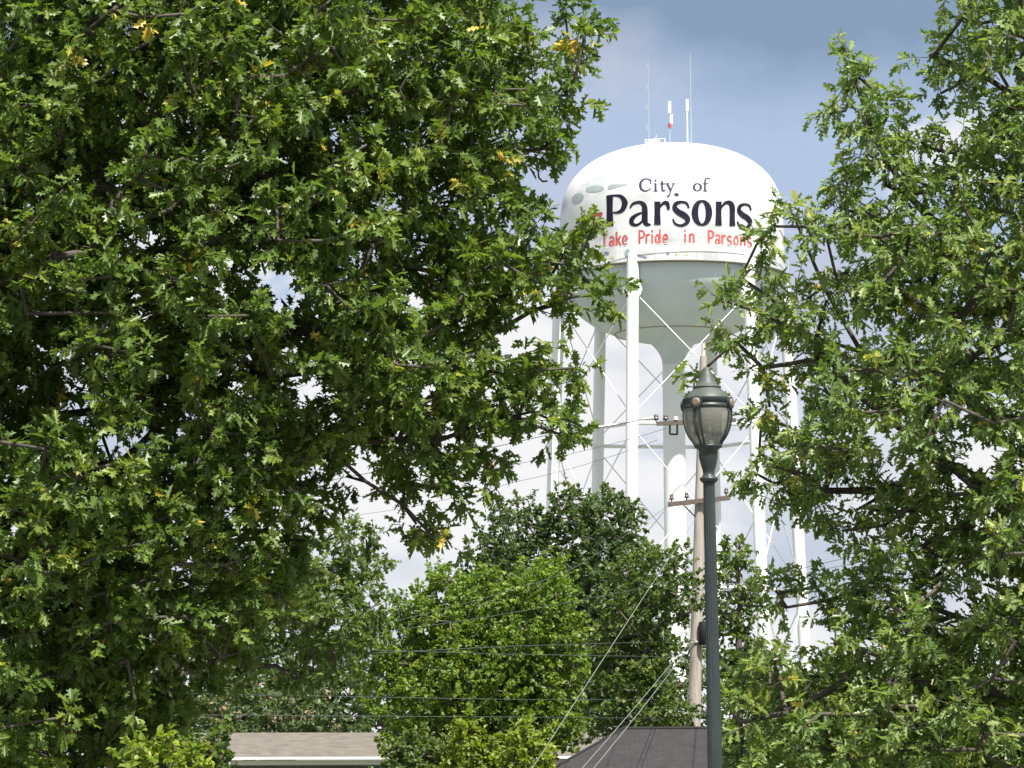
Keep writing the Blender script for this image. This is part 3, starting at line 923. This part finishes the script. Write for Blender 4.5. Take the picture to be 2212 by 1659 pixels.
nt.links.new(pb.outputs[0], m1.inputs[1]); nt.links.new(tln.outputs[0], m1.inputs[2])
nt.links.new(m1.outputs[0], m2.inputs[1]); nt.links.new(trn.outputs[0], m2.inputs[2])
nt.links.new(m2.outputs[0], nt.nodes['Material Output'].inputs[0])
for k in range(4):
    a0 = RA[k] + R(9); a1 = RA[k] + R(81)
    mb = MB()
    # bearing measured from the camera side: x = sin, y = -cos
    vs, fs = [], []
    n = 10
    for z in zs:
        for j in range(n + 1):
            a = a0 + (a1 - a0) * j / n
            rr = rp(z) * .965
            vs.append((rr * math.sin(a), -rr * math.cos(a), z))
    for i in range(len(zs) - 1):
        for j in range(n):
            fs.append((i * (n + 1) + j, i * (n + 1) + j + 1, (i + 1) * (n + 1) + j + 1, (i + 1) * (n + 1) + j))
    mb.add(vs, fs, True); mb.build('pane', mG, lamp)
    mb = MB()
    for da in (-8, 8):
        a = RA[k] + R(da)
        mb.tube([(rp(z) * math.sin(a), -rp(z) * math.cos(a), z) for z in zs], .0085, 6)
    vs, fs = [], []
    for z in zs:
        for da in (-7, 7):
            a = RA[k] + R(da); vs.append((rp(z) * .95 * math.sin(a), -rp(z) * .95 * math.cos(a), z))
    mb.build('frame_bar', M_LAMP, lamp)
    mb2 = MB(); mb2.add(vs, [(2 * i, 2 * i + 1, 2 * i + 3, 2 * i + 2) for i in range(len(zs) - 1)], True); mb2.build('pane', mG, lamp)
    a = RA[k]; zc = lz(672); rr = lr(276)
    c = Vector((rr * math.sin(a), -rr * math.cos(a), zc)); d = Vector((math.sin(a), -math.cos(a), 0))
    mb = MB(); mb.tube([c - d * .03, c + d * .012], lr(66), 20); sc_ = mb.build('boss', M_LAMP, lamp)
    mb = MB(); mb.tube([c + d * .0125, c + d * .020, c + d * .024], [lr(50), lr(44), lr(28)], 20); mb.build('medallion', M_MED, sc_)
mb = MB(); mb.lathe([(lr(262), lz(724)), (lr(272), lz(716)), (lr(272), lz(690)), (lr(262), lz(684)), (lr(262), lz(664)), (lr(272), lz(658)), (lr(268), lz(612))], 40, capends=False); mb.build('band', M_LAMP, lamp)
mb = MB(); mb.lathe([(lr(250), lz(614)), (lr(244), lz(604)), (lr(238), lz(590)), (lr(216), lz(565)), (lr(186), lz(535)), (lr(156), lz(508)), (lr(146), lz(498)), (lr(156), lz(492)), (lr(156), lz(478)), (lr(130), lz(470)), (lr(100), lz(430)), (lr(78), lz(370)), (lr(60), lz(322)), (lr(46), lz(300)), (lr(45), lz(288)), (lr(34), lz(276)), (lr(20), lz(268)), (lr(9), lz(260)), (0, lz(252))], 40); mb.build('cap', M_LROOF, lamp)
# lamp fitting inside the glass
mb = MB(); mb.lathe([(lr(70), lz(1110)), (lr(70), lz(1040)), (lr(48), lz(1030)), (lr(44), lz(960)), (lr(60), lz(940)), (lr(74), lz(860)), (lr(60), lz(800)), (lr(30), lz(770)), (0, lz(764))], 20); mb.build('bulb', M_ANTW, lamp)
mb = MB()
for zy in (760, 805, 860, 915, 990): mb.lathe([(lr(150), lz(zy + 9)), (lr(164), lz(zy)), (lr(150), lz(zy - 9))], 24, capends=False)
for a in (0.28, 1.1, 1.87, 2.7, 3.44, 4.2, 5.0, 5.8): mb.tube([(lr(150) * math.sin(a), -lr(150) * math.cos(a), lz(z)) for z in (1040, 740)], .008, 6)
mb.build('cage', M_LAMP, lamp)

# ------------------------------------------------------------------ utility pole
UD = 95.0
US = UD / 78.0
um = UD / F
top = P(1520, 744, UD); bot = P(1500, 1536, UD)
dirp = (top - bot).normalized()
uf = bot - dirp * (bot.z / dirp.z)
upole = empty('utility_pole', uf, 'weathered wooden utility pole behind the street lamp with two crossarms', 'utility pole')
def upt(py):                                 # point on the pole's axis at a measured row
    z = P(1505, py, UD).z
    return Vector(uf + dirp * (z / dirp.z)) - uf
mb = MB(); L_ = upt(770).length
mb.tube([dirp * t for t in np.linspace(0, L_, 8)], list(np.linspace(.185 * US, .088 * US, 8)), 16); mb.build('pole', M_POLE, upole)
mb = MB(); mb.tube([upt(775), upt(744)], [.05 * US, .045 * US], 8); mb.build('pole_top_pin', M_INS2, upole)
def loc(px, py, d): return P(px, py, d) - uf
arm_l, arm_r = loc(1443, 1090, UD - .22), loc(1577, 1075, UD - .22)
mb = MB()
mid = (arm_l + arm_r) / 2; dv = arm_r - arm_l
mb.box(mid, (dv.length, .11, .135), 0, 0, -math.atan2(dv.z, dv.x)); arm1 = mb.build('crossarm', M_ARM, upole)
def insul(p, m, parent, h=.16, r=.055):
    h *= US; r *= US
    mb = MB(); mb.lathe([(.02, 0), (.02, h * .3), (r, h * .35), (r, h * .55), (r * .7, h * .6), (r * .9, h * .8), (r * .5, h), (0, h * 1.02)], 12)
    o = mb.build('insulator', m, parent); o.location = p; return o
for t in (.06, .30, .94): insul(arm_l + dv * t + Vector((0, 0, .055)), M_INS, arm1, .2)
mb = MB(); mb.tube([arm_l + dv * .22, upt(1125)], .018, 6); mb.tube([arm_l + dv * .78, upt(1125)], .018, 6); mb.build('arm_brace', M_EQUIP, upole)
a2l, a2r = loc(1418, 915, UD - .2), loc(1590, 908, UD - .2)
mid = (a2l + a2r) / 2; dv2 = a2r - a2l
mb = MB(); mb.box(mid, (dv2.length, .11, .12), 0, 0, -math.atan2(dv2.z, dv2.x)); arm2 = mb.build('crossarm', M_ARM, upole)
for (x, y, m, s_) in ((1417, 905, M_INS, .20), (1438, 905, M_INS, .2), (1460, 905, M_INS2, .15)): insul(loc(x, y + 8, UD - .2), m, arm2, s_, .07)
for x in (1424, 1429, 1448, 1453): pass
mb = MB(); mb.tube([loc(1412, 903, UD - .25), loc(1386, 906, UD - .3)], [.05, .035], 8); mb.build('insulator', M_INS2, arm2)
mb = MB()
for a, b in (((1447, 916), (1447, 938)), ((1463, 916), (1463, 938)), ((1447, 938), (1464, 938))): mb.tube([loc(*a, UD - .2), loc(*b, UD - .2)], .03, 6)
mb.build('hanger_frame', M_EQUIP, upole)
c = loc(1521, 1368, UD - .25)
mb = MB(); mb.lathe([(.13, -.34), (.16, -.30), (.16, .30), (.13, .34), (0, .36)], 16); tr_ = mb.build('transformer', M_EQUIP, upole); tr_.location = c
mb = MB(); mb.box(loc(1502, 1386, UD - .2), (.24, .05, .05)); mb.build('cable_bracket', M_INS2, upole)

# ------------------------------------------------------------------ wires
def wire(pts, dists, r, m, label, sag=0.0, name='power_line'):
    ps = []
    for (p, d) in zip(pts, dists): ps.append(P(*p, d))
    out = []
    for a, b in zip(ps, ps[1:]):
        for t in np.linspace(0, 1, 13)[:-1]:
            out.append(a.lerp(b, t) - Vector((0, 0, sag * 4 * t * (1 - t))))
    out.append(ps[-1])
    o0 = out[0].copy()
    mb = MB(); mb.tube([p - o0 for p in out], r * .56, 5)
    o = mb.build(name, m); o.location = o0
    return tag(o, label, 'power line', 'wires strung from the wooden utility pole')
wire([(1388, 906), (1216, 932), (700, 1040)], [UD - .3, 100, 118], .022, M_WIRE, 'dark thick wire leaving the upper crossarm in front of the tower legs', .05)
wire([(1421, 950), (1113, 1041), (776, 1112), (300, 1190)], [UD - .2, 100, 106, 118], .012, M_WIRE, 'lowest thin wire crossing the white clouds left of the tower legs', .1)
wire([(1440, 925), (1097, 1005), (500, 1120)], [UD - .2, 100, 118], .012, M_WIRE, 'thin wire crossing the clouds just above the lowest one there', .1)
wire([(1449, 1088), (1219, 1239), (840, 1345), (300, 1450)], [UD - .2, 76, 74, 70], .012, M_WIRE, 'wire sloping from the lower crossarm across the dark tall tree', .05)
wire([(1500, 1240), (1278, 1291), (839, 1363), (300, 1470)], [UD - .2, 77, 75, 70], .012, M_WIRE, 'sloping wire attached to the pole midway below its lower crossarm', .05)
wire([(1500, 1384), (1100, 1396), (640, 1420), (200, 1448)], [UD - .2, 76, 73, 70], .016, M_WIRE, 'nearly level wire ending at the pale cable bracket of the pole', .0)
wire([(1500, 1420), (1100, 1413), (780, 1404), (200, 1390)], [UD - .2, 76, 73, 70], .016, M_WIRE, 'level wire just below the cable bracket across the lime green tree', .0)
wire([(1500, 1512), (1100, 1511), (480, 1500), (100, 1490)], [UD - .2, 76, 73, 70], .014, M_WIRE, 'upper of two low level wires above the tan roof', .0)
wire([(1500, 1552), (1100, 1549), (480, 1545), (100, 1540)], [UD - .2, 76, 73, 70], .014, M_WIRE, 'lower of two low level wires just above the tan roof', .0)
wire([(1504, 1118), (1390, 1290), (1150, 1659), (1040, 1830)], [UD - .2, 74, 62, 58], .014, M_WIREP, 'pale thin cable slanting steeply down across the tall dark tree', .0)
wire([(1497, 1380), (1470, 1409), (1258, 1659), (1120, 1820)], [UD - .2, 87.5, 60, 54], .015, M_WIREP, 'left of two pale service cables running down to the charcoal roof', .03)
wire([(1502, 1384), (1474, 1417), (1283, 1659), (1150, 1820)], [UD - .2, 87.5, 60, 54], .015, M_WIREP, 'right of two pale service cables running down across the charcoal roof', .03)
wire([(1510, 1276), (1631, 1252), (1798, 1212), (2300, 1110)], [UD, 77, 75, 70], .012, M_WIRE, 'thin upper wire running past the tower legs to the right oak', .0)
wire([(1510, 1288), (1631, 1264), (1798, 1226), (2300, 1130)], [UD, 77, 75, 70], .012, M_WIRE, 'thin lower wire running past the tower legs to the right oak', .0)

# ------------------------------------------------------------------ houses
def uv_planar(o, axes):
    me = o.data; uv = me.uv_layers.new(name='UVMap')
    for p in me.polygons:
        n = p.normal
        if abs(n.z) > .9999: a, b = Vector((1, 0, 0)), Vector((0, 1, 0))
        else:
            a = Vector((0, 0, 1)).cross(n).normalized(); b = n.cross(a).normalized()
        for li in p.loop_indices:
            c = me.vertices[me.loops[li].vertex_index].co
            uv.data[li].uv = (c.dot(a), c.dot(b))
# ranch house with the tan roof
HD = 95.0
e_mid = P(645, 1641, HD)
eave_z = e_mid.z
rot = R(10)
Lh, Dh = 13.0, 7.6
hx = P(462, 1635, HD)
house = empty('ranch_house', (hx.x, hx.y, 0), 'low house with tan shingle roof, white gutter and grey green siding', 'house')
house.rotation_euler = (0, 0, rot)
pitch_r = .205
ez = hx.z
mb = MB()
rz_ = ez + pitch_r * Dh / 2
th = .06
mb.add([(-.5, 0, ez), (Lh, 0, ez), (Lh, Dh / 2, rz_), (-.5, Dh / 2, rz_)], [(0, 1, 2, 3)])
mb.add([(-.5, Dh, ez), (Lh, Dh, ez), (Lh, Dh / 2, rz_), (-.5, Dh / 2, rz_)], [(3, 2, 1, 0)])
mb.add([(-.5, .02, ez - th), (Lh, .02, ez - th), (Lh, Dh / 2, rz_ - th), (-.5, Dh / 2, rz_ - th)], [(3, 2, 1, 0)])
mb.add([(-.5, 0, ez), (-.5, Dh / 2, rz_), (-.5, Dh, ez), (-.5, Dh - .02, ez - th), (-.5, Dh / 2, rz_ - th), (-.5, .02, ez - th)], [(0, 1, 4, 5), (1, 2, 3, 4)])
ro = mb.build('roof', M_ROOF1, house); uv_planar(ro, 0)
mb = MB(); mb.box(((Lh - .5) / 2, -.06, ez - .045), (Lh + .5, .11, .075)); mb.build('gutter', M_GUTTER, house)
mb = MB(); mb.box(((Lh - .5) / 2, .03, ez - .165), (Lh + .5, .04, .13)); mb.build('fascia', M_SOFFIT, house)
mb = MB(); mb.tube([(.45, -.06, ez - .1), (.45, -.06, ez - .22), (.3, .42, ez - .5), (.3, .44, .15)], .045, 8); mb.build('downpipe', M_GUTTER, house)
mb = MB(); mb.box((Lh / 2, .3, ez - .235), (Lh, .50, .02)); mb.build('soffit', M_SOFFIT, house)
mb = MB()
mb.add([(0, .5, 0), (Lh - .5, .5, 0), (Lh - .5, .5, ez - .1), (0, .5, ez - .1)], [(0, 1, 2, 3)])
mb.add([(0, Dh - .5, 0), (0, .5, 0), (0, .5, ez - .1), (0, Dh / 2, rz_ - .1), (0, Dh - .5, ez - .1)], [(0, 1, 2, 3, 4)])
mb.add([(Lh - .5, .5, 0), (Lh - .5, Dh - .5, 0), (Lh - .5, Dh - .5, ez - .1), (Lh - .5, Dh / 2, rz_ - .1), (Lh - .5, .5, ez - .1)], [(0, 1, 2, 3, 4)])
mb.add([(0, Dh - .5, 0), (Lh - .5, Dh - .5, 0), (Lh - .5, Dh - .5, ez - .1), (0, Dh - .5, ez - .1)], [(3, 2, 1, 0)])
wo = mb.build('wall', M_SIDING, house); uv_planar(wo, 0)
for x, w in ((.95, .9), (4.3, 1.3), (8.6, 1.3)):
    mb = MB(); mb.box((x, .475, ez - 1.0), (w, .06, 1.2)); wd = mb.build('window', M_SOFFIT, house)
    mb = MB(); mb.box((x, .44, ez - 1.0), (w - .14, .02, 1.06)); mb.build('pane', M_GLASSD, wd)
# garage house with the charcoal hip roof
GD = 84.0
g0 = P(1345, 1574, GD)
cottage = empty('cottage', (g0.x, g0.y, 0), 'small house with charcoal hip roof below the service cables', 'house')
rz2 = g0.z
Lr = 2.4; drop = 1.35; run = 2.6
x0, x1, y0, y1, zb2 = -run * .92, Lr + run * .92, -run, run, rz2 - drop
mb = MB()
A0, B0, C0, D0 = (x0, y0, zb2), (x1, y0, zb2), (x1, y1, zb2), (x0, y1, zb2)
E0, F0 = (0, 0, rz2), (Lr, 0, rz2)
mb.add([A0, B0, C0, D0, E0, F0], [(0, 1, 5, 4), (1, 2, 5), (2, 3, 4, 5), (3, 0, 4), (3, 2, 1, 0)])
r2 = mb.build('roof', M_ROOF2, cottage); uv_planar(r2, 0)
mb = MB(); mb.tube([A0, E0], .045, 6); mb.tube([B0, F0], .045, 6); mb.tube([E0, F0], .05, 6); mb.build('ridge_cap', M_ROOF2, cottage)
mb = MB(); mb.box(((x0 + x1) / 2, 0, (zb2 - .03) / 2), (x1 - x0 - .7, 2 * run - .7, zb2 - .04)); w2 = mb.build('wall', M_BRICK, cottage); uv_planar(w2, 0)
mb = MB(); mb.box((Lr / 2, y0 + .32, 1.1), (1.2, .06, 1.1)); wd = mb.build('window', M_SOFFIT, cottage)
mb = MB(); mb.box((Lr / 2, y0 + .28, 1.1), (1.06, .02, .96)); mb.build('pane', M_GLASSD, wd)
# brick house glimpsed right of the lamp post
bp = P(1618, 1625, 92)
bh = empty('brick_house', (bp.x, bp.y, 0), 'red brick house wall glimpsed behind the leaves beside the lamp post', 'house')
mb = MB(); mb.box((1.0, 1.5, bp.z / 2), (3.0, 3.0, bp.z)); w3 = mb.build('wall', M_BRICK, bh); uv_planar(w3, 0)
mb = MB(); z = bp.z + .002
mb.add([(-.8, -.3, z), (2.8, -.3, z), (2.8, 3.3, z), (-.8, 3.3, z), (1, 1.5, z + .7)], [(0, 1, 4), (1, 2, 4), (2, 3, 4), (3, 0, 4), (3, 2, 1, 0)])
r3 = mb.build('roof', M_ROOF2, bh); uv_planar(r3, 0)

# ------------------------------------------------------------------ big oak on the left
OD = 31.0
oak_l_poly = [
    [(-320, -420), (900, -420), (1110, -200), (1128, -20), (1130, 30), (1160, 62), (1150, 95), (1190, 150), (1230, 160), (1240, 235), (1215, 265), (1222, 300), (1238, 330),
     (1185, 356), (1150, 322), (1125, 345), (1140, 420), (1175, 470), (1165, 545), (1230, 545), (1270, 600), (1265, 665), (1190, 688), (1120, 670), (1100, 730), (1150, 762), (1215, 770),
     (1185, 830), (1140, 850), (1190, 890), (1200, 930), (1150, 945), (1110, 910), (1075, 960), (1085, 1035), (1040, 1080), (960, 1085), (900, 1075), (830, 1075), (770, 1005), (745, 1075), (735, 1110),
     (690, 1170), (640, 1260), (620, 1350), (530, 1420), (450, 1470), (430, 1560), (380, 1640), (330, 1800), (-320, 1900)],
    [(1205, 25), (1285, 20), (1290, 70), (1250, 100), (1210, 85)],
    [(1225, 110), (1270, 120), (1262, 200), (1215, 180)],
    [(1225, 465), (1268, 475), (1318, 512), (1310, 545), (1260, 560), (1215, 540), (1200, 490)],
    [(1275, 590), (1335, 610), (1325, 650), (1280, 670)],
    [(1165, 490), (1230, 480), (1275, 520), (1260, 590), (1175, 610)],
    [(870, 1085), (930, 1110), (975, 1170), (940, 1190), (890, 1140)],
    [(1215, 755), (1262, 765), (1255, 825), (1205, 835)],
    [(1195, 880), (1262, 905), (1235, 960), (1190, 950)],
]
oak_l_holes = [(470, 600, 42, 26), (540, 585, 52, 44), (620, 640, 55, 34), (345, 525, 34, 22), (120, 640, 34, 20), (150, 790, 40, 26), (170, 872, 30, 22), (265, 950, 44, 34), (365, 925, 34, 22),
               (645, 820, 30, 44), (650, 870, 36, 30), (1000, 950, 40, 18), (80, 445, 30, 16), (520, 470, 30, 18), (720, 290, 30, 16), (560, 300, 26, 14), (940, 410, 18, 22), (830, 420, 20, 16),
               (530, 840, 26, 18), (330, 720, 20, 16), (405, 285, 20, 14), (1010, 470, 22, 16), (910, 680, 26, 20)]
fl_ = ground_at(-260, 1700, OD + .6)
DL = OD + .3
oak_limbs = [
    PL([(-200, 1330), (20, 1190), (174, 1083), (302, 962), (380, 880), (470, 770), (600, 700)], DL),
    PL([(20, 1190), (215, 1097), (312, 1073), (480, 1010), (700, 960), (860, 950), (940, 954), (1010, 929), (1120, 900)], DL - .5),
    PL([(-230, 900), (60, 720), (280, 560), (520, 480), (760, 400), (1000, 330), (1180, 300)], DL + .4),
    PL([(-230, 1100), (100, 900), (420, 820), (700, 800), (930, 760), (1051, 730), (1146, 673), (1240, 640)], DL),
    PL([(-230, 500), (100, 300), (400, 150), (700, 60), (960, 0)], DL),
    PL([(-230, 1250), (150, 1290), (330, 1350), (480, 1420)], DL - .8),
    PL([(700, 960), (790, 1040), (870, 1090), (950, 1175)], DL - .4),
    PL([(1180, 330), (1166, 346), (1162, 366), (1164, 384), (1172, 392), (1182, 391)], DL + .4),
]
_, n = tree('oak_tree', 'large dark green oak filling the left half with outstretched boughs', oak_l_poly, OD, 2.1, fl_, [P(-250, 1330, DL), P(-230, 900, DL), P(-200, 300, DL), P(-150, -300, DL)],
            M_BARK, L_OAK, 'oak', .335, oak_l_holes, 11, 7, 11, .23, .138, oak_limbs, .22, .13, 'oaks in the foreground', young=.045)
NL += n

# ------------------------------------------------------------------ oak on the right
RD_ = 31.5
oak_r_poly = [
    [(2060, -200), (2500, -250), (2560, 1900), (1580, 1900), (1572, 1640), (1575, 1440), (1640, 1400), (1730, 1420), (1760, 1330), (1800, 1250), (1790, 1150), (1735, 1115), (1690, 1130), (1610, 1045),
     (1580, 1010), (1625, 940), (1640, 860), (1635, 790), (1605, 720), (1600, 640), (1630, 590), (1685, 540), (1725, 510), (1745, 440), (1790, 420), (1850, 420), (1860, 370), (1850, 320), (1900, 270),
     (1960, 290), (2020, 300), (2030, 220), (2000, 180), (2060, 130), (2040, 60)],
    [(1955, 115), (2000, 80), (2060, 100), (2060, 170), (1990, 165)],
    [(1820, 118), (1862, 112), (1880, 190), (1920, 240), (1860, 290), (1800, 285), (1778, 240), (1840, 230)],
    [(1890, 205), (1945, 195), (1960, 260), (1900, 270)],
    [(1795, 352), (1830, 345), (1850, 410), (1800, 430)],
    [(1705, 420), (1745, 410), (1750, 480), (1700, 500)],
    [(1662, 470), (1685, 470), (1690, 530), (1660, 540)],
    [(1545, 610), (1590, 575), (1600, 655), (1555, 670)],
    [(1570, 690), (1620, 690), (1620, 750), (1580, 750)],
    [(1488, 822), (1502, 806), (1508, 830), (1494, 840)],
    [(1590, 1290), (1640, 1260), (1800, 1240), (1800, 1300), (1640, 1320)],
    [(1740, 1370), (1840, 1350), (1860, 1440), (1760, 1450)],
    [(1815, 1385), (1915, 1385), (1915, 1480), (1815, 1490)],
    [(1640, 1480), (1760, 1460), (1770, 1570), (1650, 1580)],
    [(1628, 508), (1662, 500), (1672, 540), (1638, 548)],
]
oak_r_holes = [(1870, 745, 40, 30), (1820, 720, 30, 26), (1920, 700, 36, 20), (1700, 760, 30, 24), (1640, 735, 20, 18), (1710, 860, 22, 34), (1850, 1060, 30, 18), (1900, 950, 26, 18), (2060, 920, 36, 18),
               (1945, 1010, 26, 16), (2110, 1000, 26, 20), (2150, 980, 30, 24), (2110, 1270, 36, 26), (2040, 1310, 30, 20), (1870, 1410, 24, 20), (1870, 1180, 30, 16), (1780, 1400, 20, 26), (2050, 640, 24, 16), (2010, 460, 24, 22), (1960, 430, 20, 18),
               (1930, 830, 26, 18), (2130, 720, 24, 18), (2000, 760, 26, 16), (2060, 240, 24, 20), (2150, 200, 22, 16), (1975, 1240, 26, 14)]
fr_ = ground_at(2420, 1700, RD_ + .5)
DR = RD_ + .2
oakr_limbs = [
    PL([(2380, 1200), (2200, 1080), (2060, 1010), (1940, 920), (1850, 850), (1760, 740), (1660, 640), (1600, 600)], DR),
    PL([(2380, 1450), (2200, 1380), (2060, 1330), (1900, 1270), (1790, 1296), (1700, 1312), (1610, 1308)], DR - .3),
    PL([(2380, 800), (2200, 640), (2060, 520), (1960, 420), (1890, 300), (1850, 180)], DR),
    PL([(2360, 400), (2240, 240), (2120, 160), (2010, 120)], DR),
    PL([(2380, 1550), (2200, 1500), (1980, 1480), (1830, 1470), (1700, 1540), (1600, 1560)], DR - .5),
    PL([(2060, 1010), (1900, 1060), (1780, 1060), (1640, 980)], DR + .2),
    PL([(1940, 920), (1860, 760), (1780, 620), (1720, 480)], DR + .3),
]
_, n = tree('oak_tree', 'oak on the right, leaves coloured paler for glare, whose boughs hide part of the tank lettering', oak_r_poly, RD_, 1.9, fr_, [P(2400, 1300, DR), P(2380, 900, DR), P(2360, 300, DR), P(2340, -200, DR)],
            M_BARK, L_OAK2, 'narrow', .36, oak_r_holes, 23, 7, 11, .25, .135, oakr_limbs, .2, .11, 'oaks in the foreground', young=.045)
NL += n

# ------------------------------------------------------------------ trees further back
def tr(name, label, poly, dist, thick, seed, leafm, kind='simple', sp=.7, leaf=.16, tw=8, per=9, tl=.5, bark=M_BARK2, gap=.08, r0=.2, holes=(), group='trees beyond the street lamp', cat='tree', footx=None, **k):
    pa = np.array(poly[0], float)
    cx = footx or (pa[:, 0].min() + pa[:, 0].max()) / 2; y0, y1 = pa[:, 1].min(), pa[:, 1].max()
    ft = ground_at(cx, 1728, dist)
    _, n = tree(name, label, poly, dist, thick, ft, [P(cx + (pa[:, 0].max() - cx) * .1, y1 - (y1 - y0) * .3, dist), P(cx, y0 + (y1 - y0) * .2, dist)], bark, leafm, kind, sp, holes, seed, tw, per, tl, leaf, (), r0, gap, group, cat, **k)
    return n
NL += tr('oak_tree', 'mid green oak peeking out behind the big oak above the tan roof', [[(540, 1180), (640, 1150), (700, 1170), (760, 1125), (805, 1150), (822, 1200), (815, 1270), (835, 1320), (800, 1420), (700, 1480), (560, 1470), (430, 1480), (420, 1300)]], 62, 2.4, 31, L_MID, 'lobed', .5, .16, 9, 10, .42, M_BARK, .12, .09, footx=345)
NL += tr('lime_tree', 'rounded lime green tree in front of the tall dark tree', [[(905, 1275), (945, 1225), (990, 1235), (1040, 1215), (1095, 1255), (1150, 1225), (1200, 1215), (1235, 1260), (1245, 1310), (1262, 1380), (1255, 1450), (1240, 1520), (1260, 1600), (1180, 1640), (960, 1660), (830, 1615), (785, 1550), (790, 1460), (740, 1410), (790, 1350), (850, 1300)]], 86, 2.7, 41, L_LIME, 'broad', .47, .125, 10, 15, .40, M_BARK2, .10, .18)
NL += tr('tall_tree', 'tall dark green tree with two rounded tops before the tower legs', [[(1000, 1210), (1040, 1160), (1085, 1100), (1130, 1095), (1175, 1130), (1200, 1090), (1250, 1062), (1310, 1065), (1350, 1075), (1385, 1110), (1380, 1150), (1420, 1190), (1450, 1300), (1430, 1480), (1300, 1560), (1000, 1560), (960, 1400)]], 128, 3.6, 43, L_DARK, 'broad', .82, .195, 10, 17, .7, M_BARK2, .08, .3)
NL += tr('maple_tree', 'mid green tree reaching up beside the wooden utility pole', [[(1290, 1300), (1330, 1230), (1380, 1200), (1430, 1180), (1470, 1195), (1500, 1240), (1518, 1320), (1440, 1350), (1435, 1480), (1490, 1535), (1525, 1600), (1400, 1610), (1270, 1600), (1250, 1480), (1270, 1400)]], 91, 1.9, 47, L_MID, 'broad', .52, .14, 9, 15, .48, M_BARK2, .12, .16)
NL += tr('slender_tree', 'narrow upright tree between the lamp post and the tower leg', [[(1562, 1160), (1585, 1110), (1612, 1120), (1622, 1190), (1618, 1260), (1640, 1330), (1650, 1420), (1620, 1520), (1540, 1520), (1530, 1300)]], 96, 1.3, 53, L_MID, 'broad', .55, .17, 9, 9, .45, M_BARK2, .08, .12)
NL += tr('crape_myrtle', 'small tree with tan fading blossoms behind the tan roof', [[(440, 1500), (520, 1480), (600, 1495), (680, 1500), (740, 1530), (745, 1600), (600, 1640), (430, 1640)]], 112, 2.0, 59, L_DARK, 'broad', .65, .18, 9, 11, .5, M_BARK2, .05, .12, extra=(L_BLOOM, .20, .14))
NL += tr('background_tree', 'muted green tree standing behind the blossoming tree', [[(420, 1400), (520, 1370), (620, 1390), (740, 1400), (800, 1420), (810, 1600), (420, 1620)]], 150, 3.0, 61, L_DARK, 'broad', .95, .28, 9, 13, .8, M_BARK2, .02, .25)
NL += tr('background_tree', 'added dark tree standing in for shade behind the charcoal hip roof', [[(1230, 1420), (1320, 1380), (1420, 1390), (1520, 1400), (1600, 1430), (1640, 1660), (1230, 1660)]], 110, 2.4, 67, L_DARK, 'broad', .8, .2, 9, 9, .6, M_BARK2, .12, .2)  # added; dark leaves fill a gap that is only shade among trees
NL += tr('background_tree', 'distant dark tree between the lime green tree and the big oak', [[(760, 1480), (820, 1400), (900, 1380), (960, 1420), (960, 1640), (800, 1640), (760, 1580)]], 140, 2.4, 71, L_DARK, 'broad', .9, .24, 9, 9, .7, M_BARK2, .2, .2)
NL += tr('background_tree', 'added dark tree blocking sky gaps low in the big left oak', [[(-80, 1280), (120, 1200), (320, 1230), (440, 1330), (430, 1720), (-80, 1720)]], 118, 3.0, 107, L_DARK, 'broad', 1.0, .26, 9, 12, .8, M_BARK2, .02, .25)  # tree added to keep bright sky out of the oak's low gaps
def bush(label, poly, dist, thick, seed, lm=L_BUSH, **k):
    sp = k.pop('sp', .28); leaf = k.pop('leaf', .105)
    return tr('bush', label, poly, dist, thick, seed, lm, 'broad', sp, leaf, 9, 11, .26 * sp / .28, M_BARK2, .06, .05, group='bushes in front of the houses', cat='bush', lift=.7, **k)
NL += bush('mid green bush overlapping the right end of the tan roof', [[(825, 1640), (860, 1605), (900, 1590), (950, 1600), (1000, 1620), (1010, 1800), (820, 1800)]], 70, .9, 73, L_MID)
NL += bush('pointed bush with one tall shoot before the lime green tree', [[(965, 1620), (985, 1555), (1010, 1545), (1025, 1590), (1070, 1610), (1090, 1650), (1090, 1800), (965, 1800)]], 69, .8, 79)
NL += bush('bright conical bush nearest the thin slanting cable', [[(1085, 1640), (1105, 1590), (1135, 1555), (1165, 1580), (1190, 1625), (1200, 1800), (1085, 1800)]], 68, .8, 83)
NL += bush('fresh green bush at the left corner of the tan roofed house', [[(380, 1640), (420, 1610), (455, 1590), (490, 1580), (480, 1610), (495, 1640), (470, 1800), (380, 1800)]], 60, .7, 89, L_MID)
NL += bush('added bright bush standing in for sunlit lowest boughs of the big oak', [[(240, 1660), (290, 1625), (350, 1610), (405, 1625), (430, 1680), (430, 1850), (240, 1850)]], 27, .5, 97, L_BUSH, sp=.2, leaf=.07)  # added in place of sunlit oak boughs; the brightness is leaf colour
NL += bush('wide leafy shrub under the boughs of the right oak in front of the brick wall', [[(1560, 1600), (1620, 1500), (1700, 1460), (1820, 1480), (2000, 1465), (2240, 1450), (2300, 1800), (1560, 1800)]], 52, 1.4, 101, L_MID)
print('leaves', NL)
bpy.context.view_layer.update()
# children built in world coordinates are brought under their thing
for o in list(COL.objects):
    pass
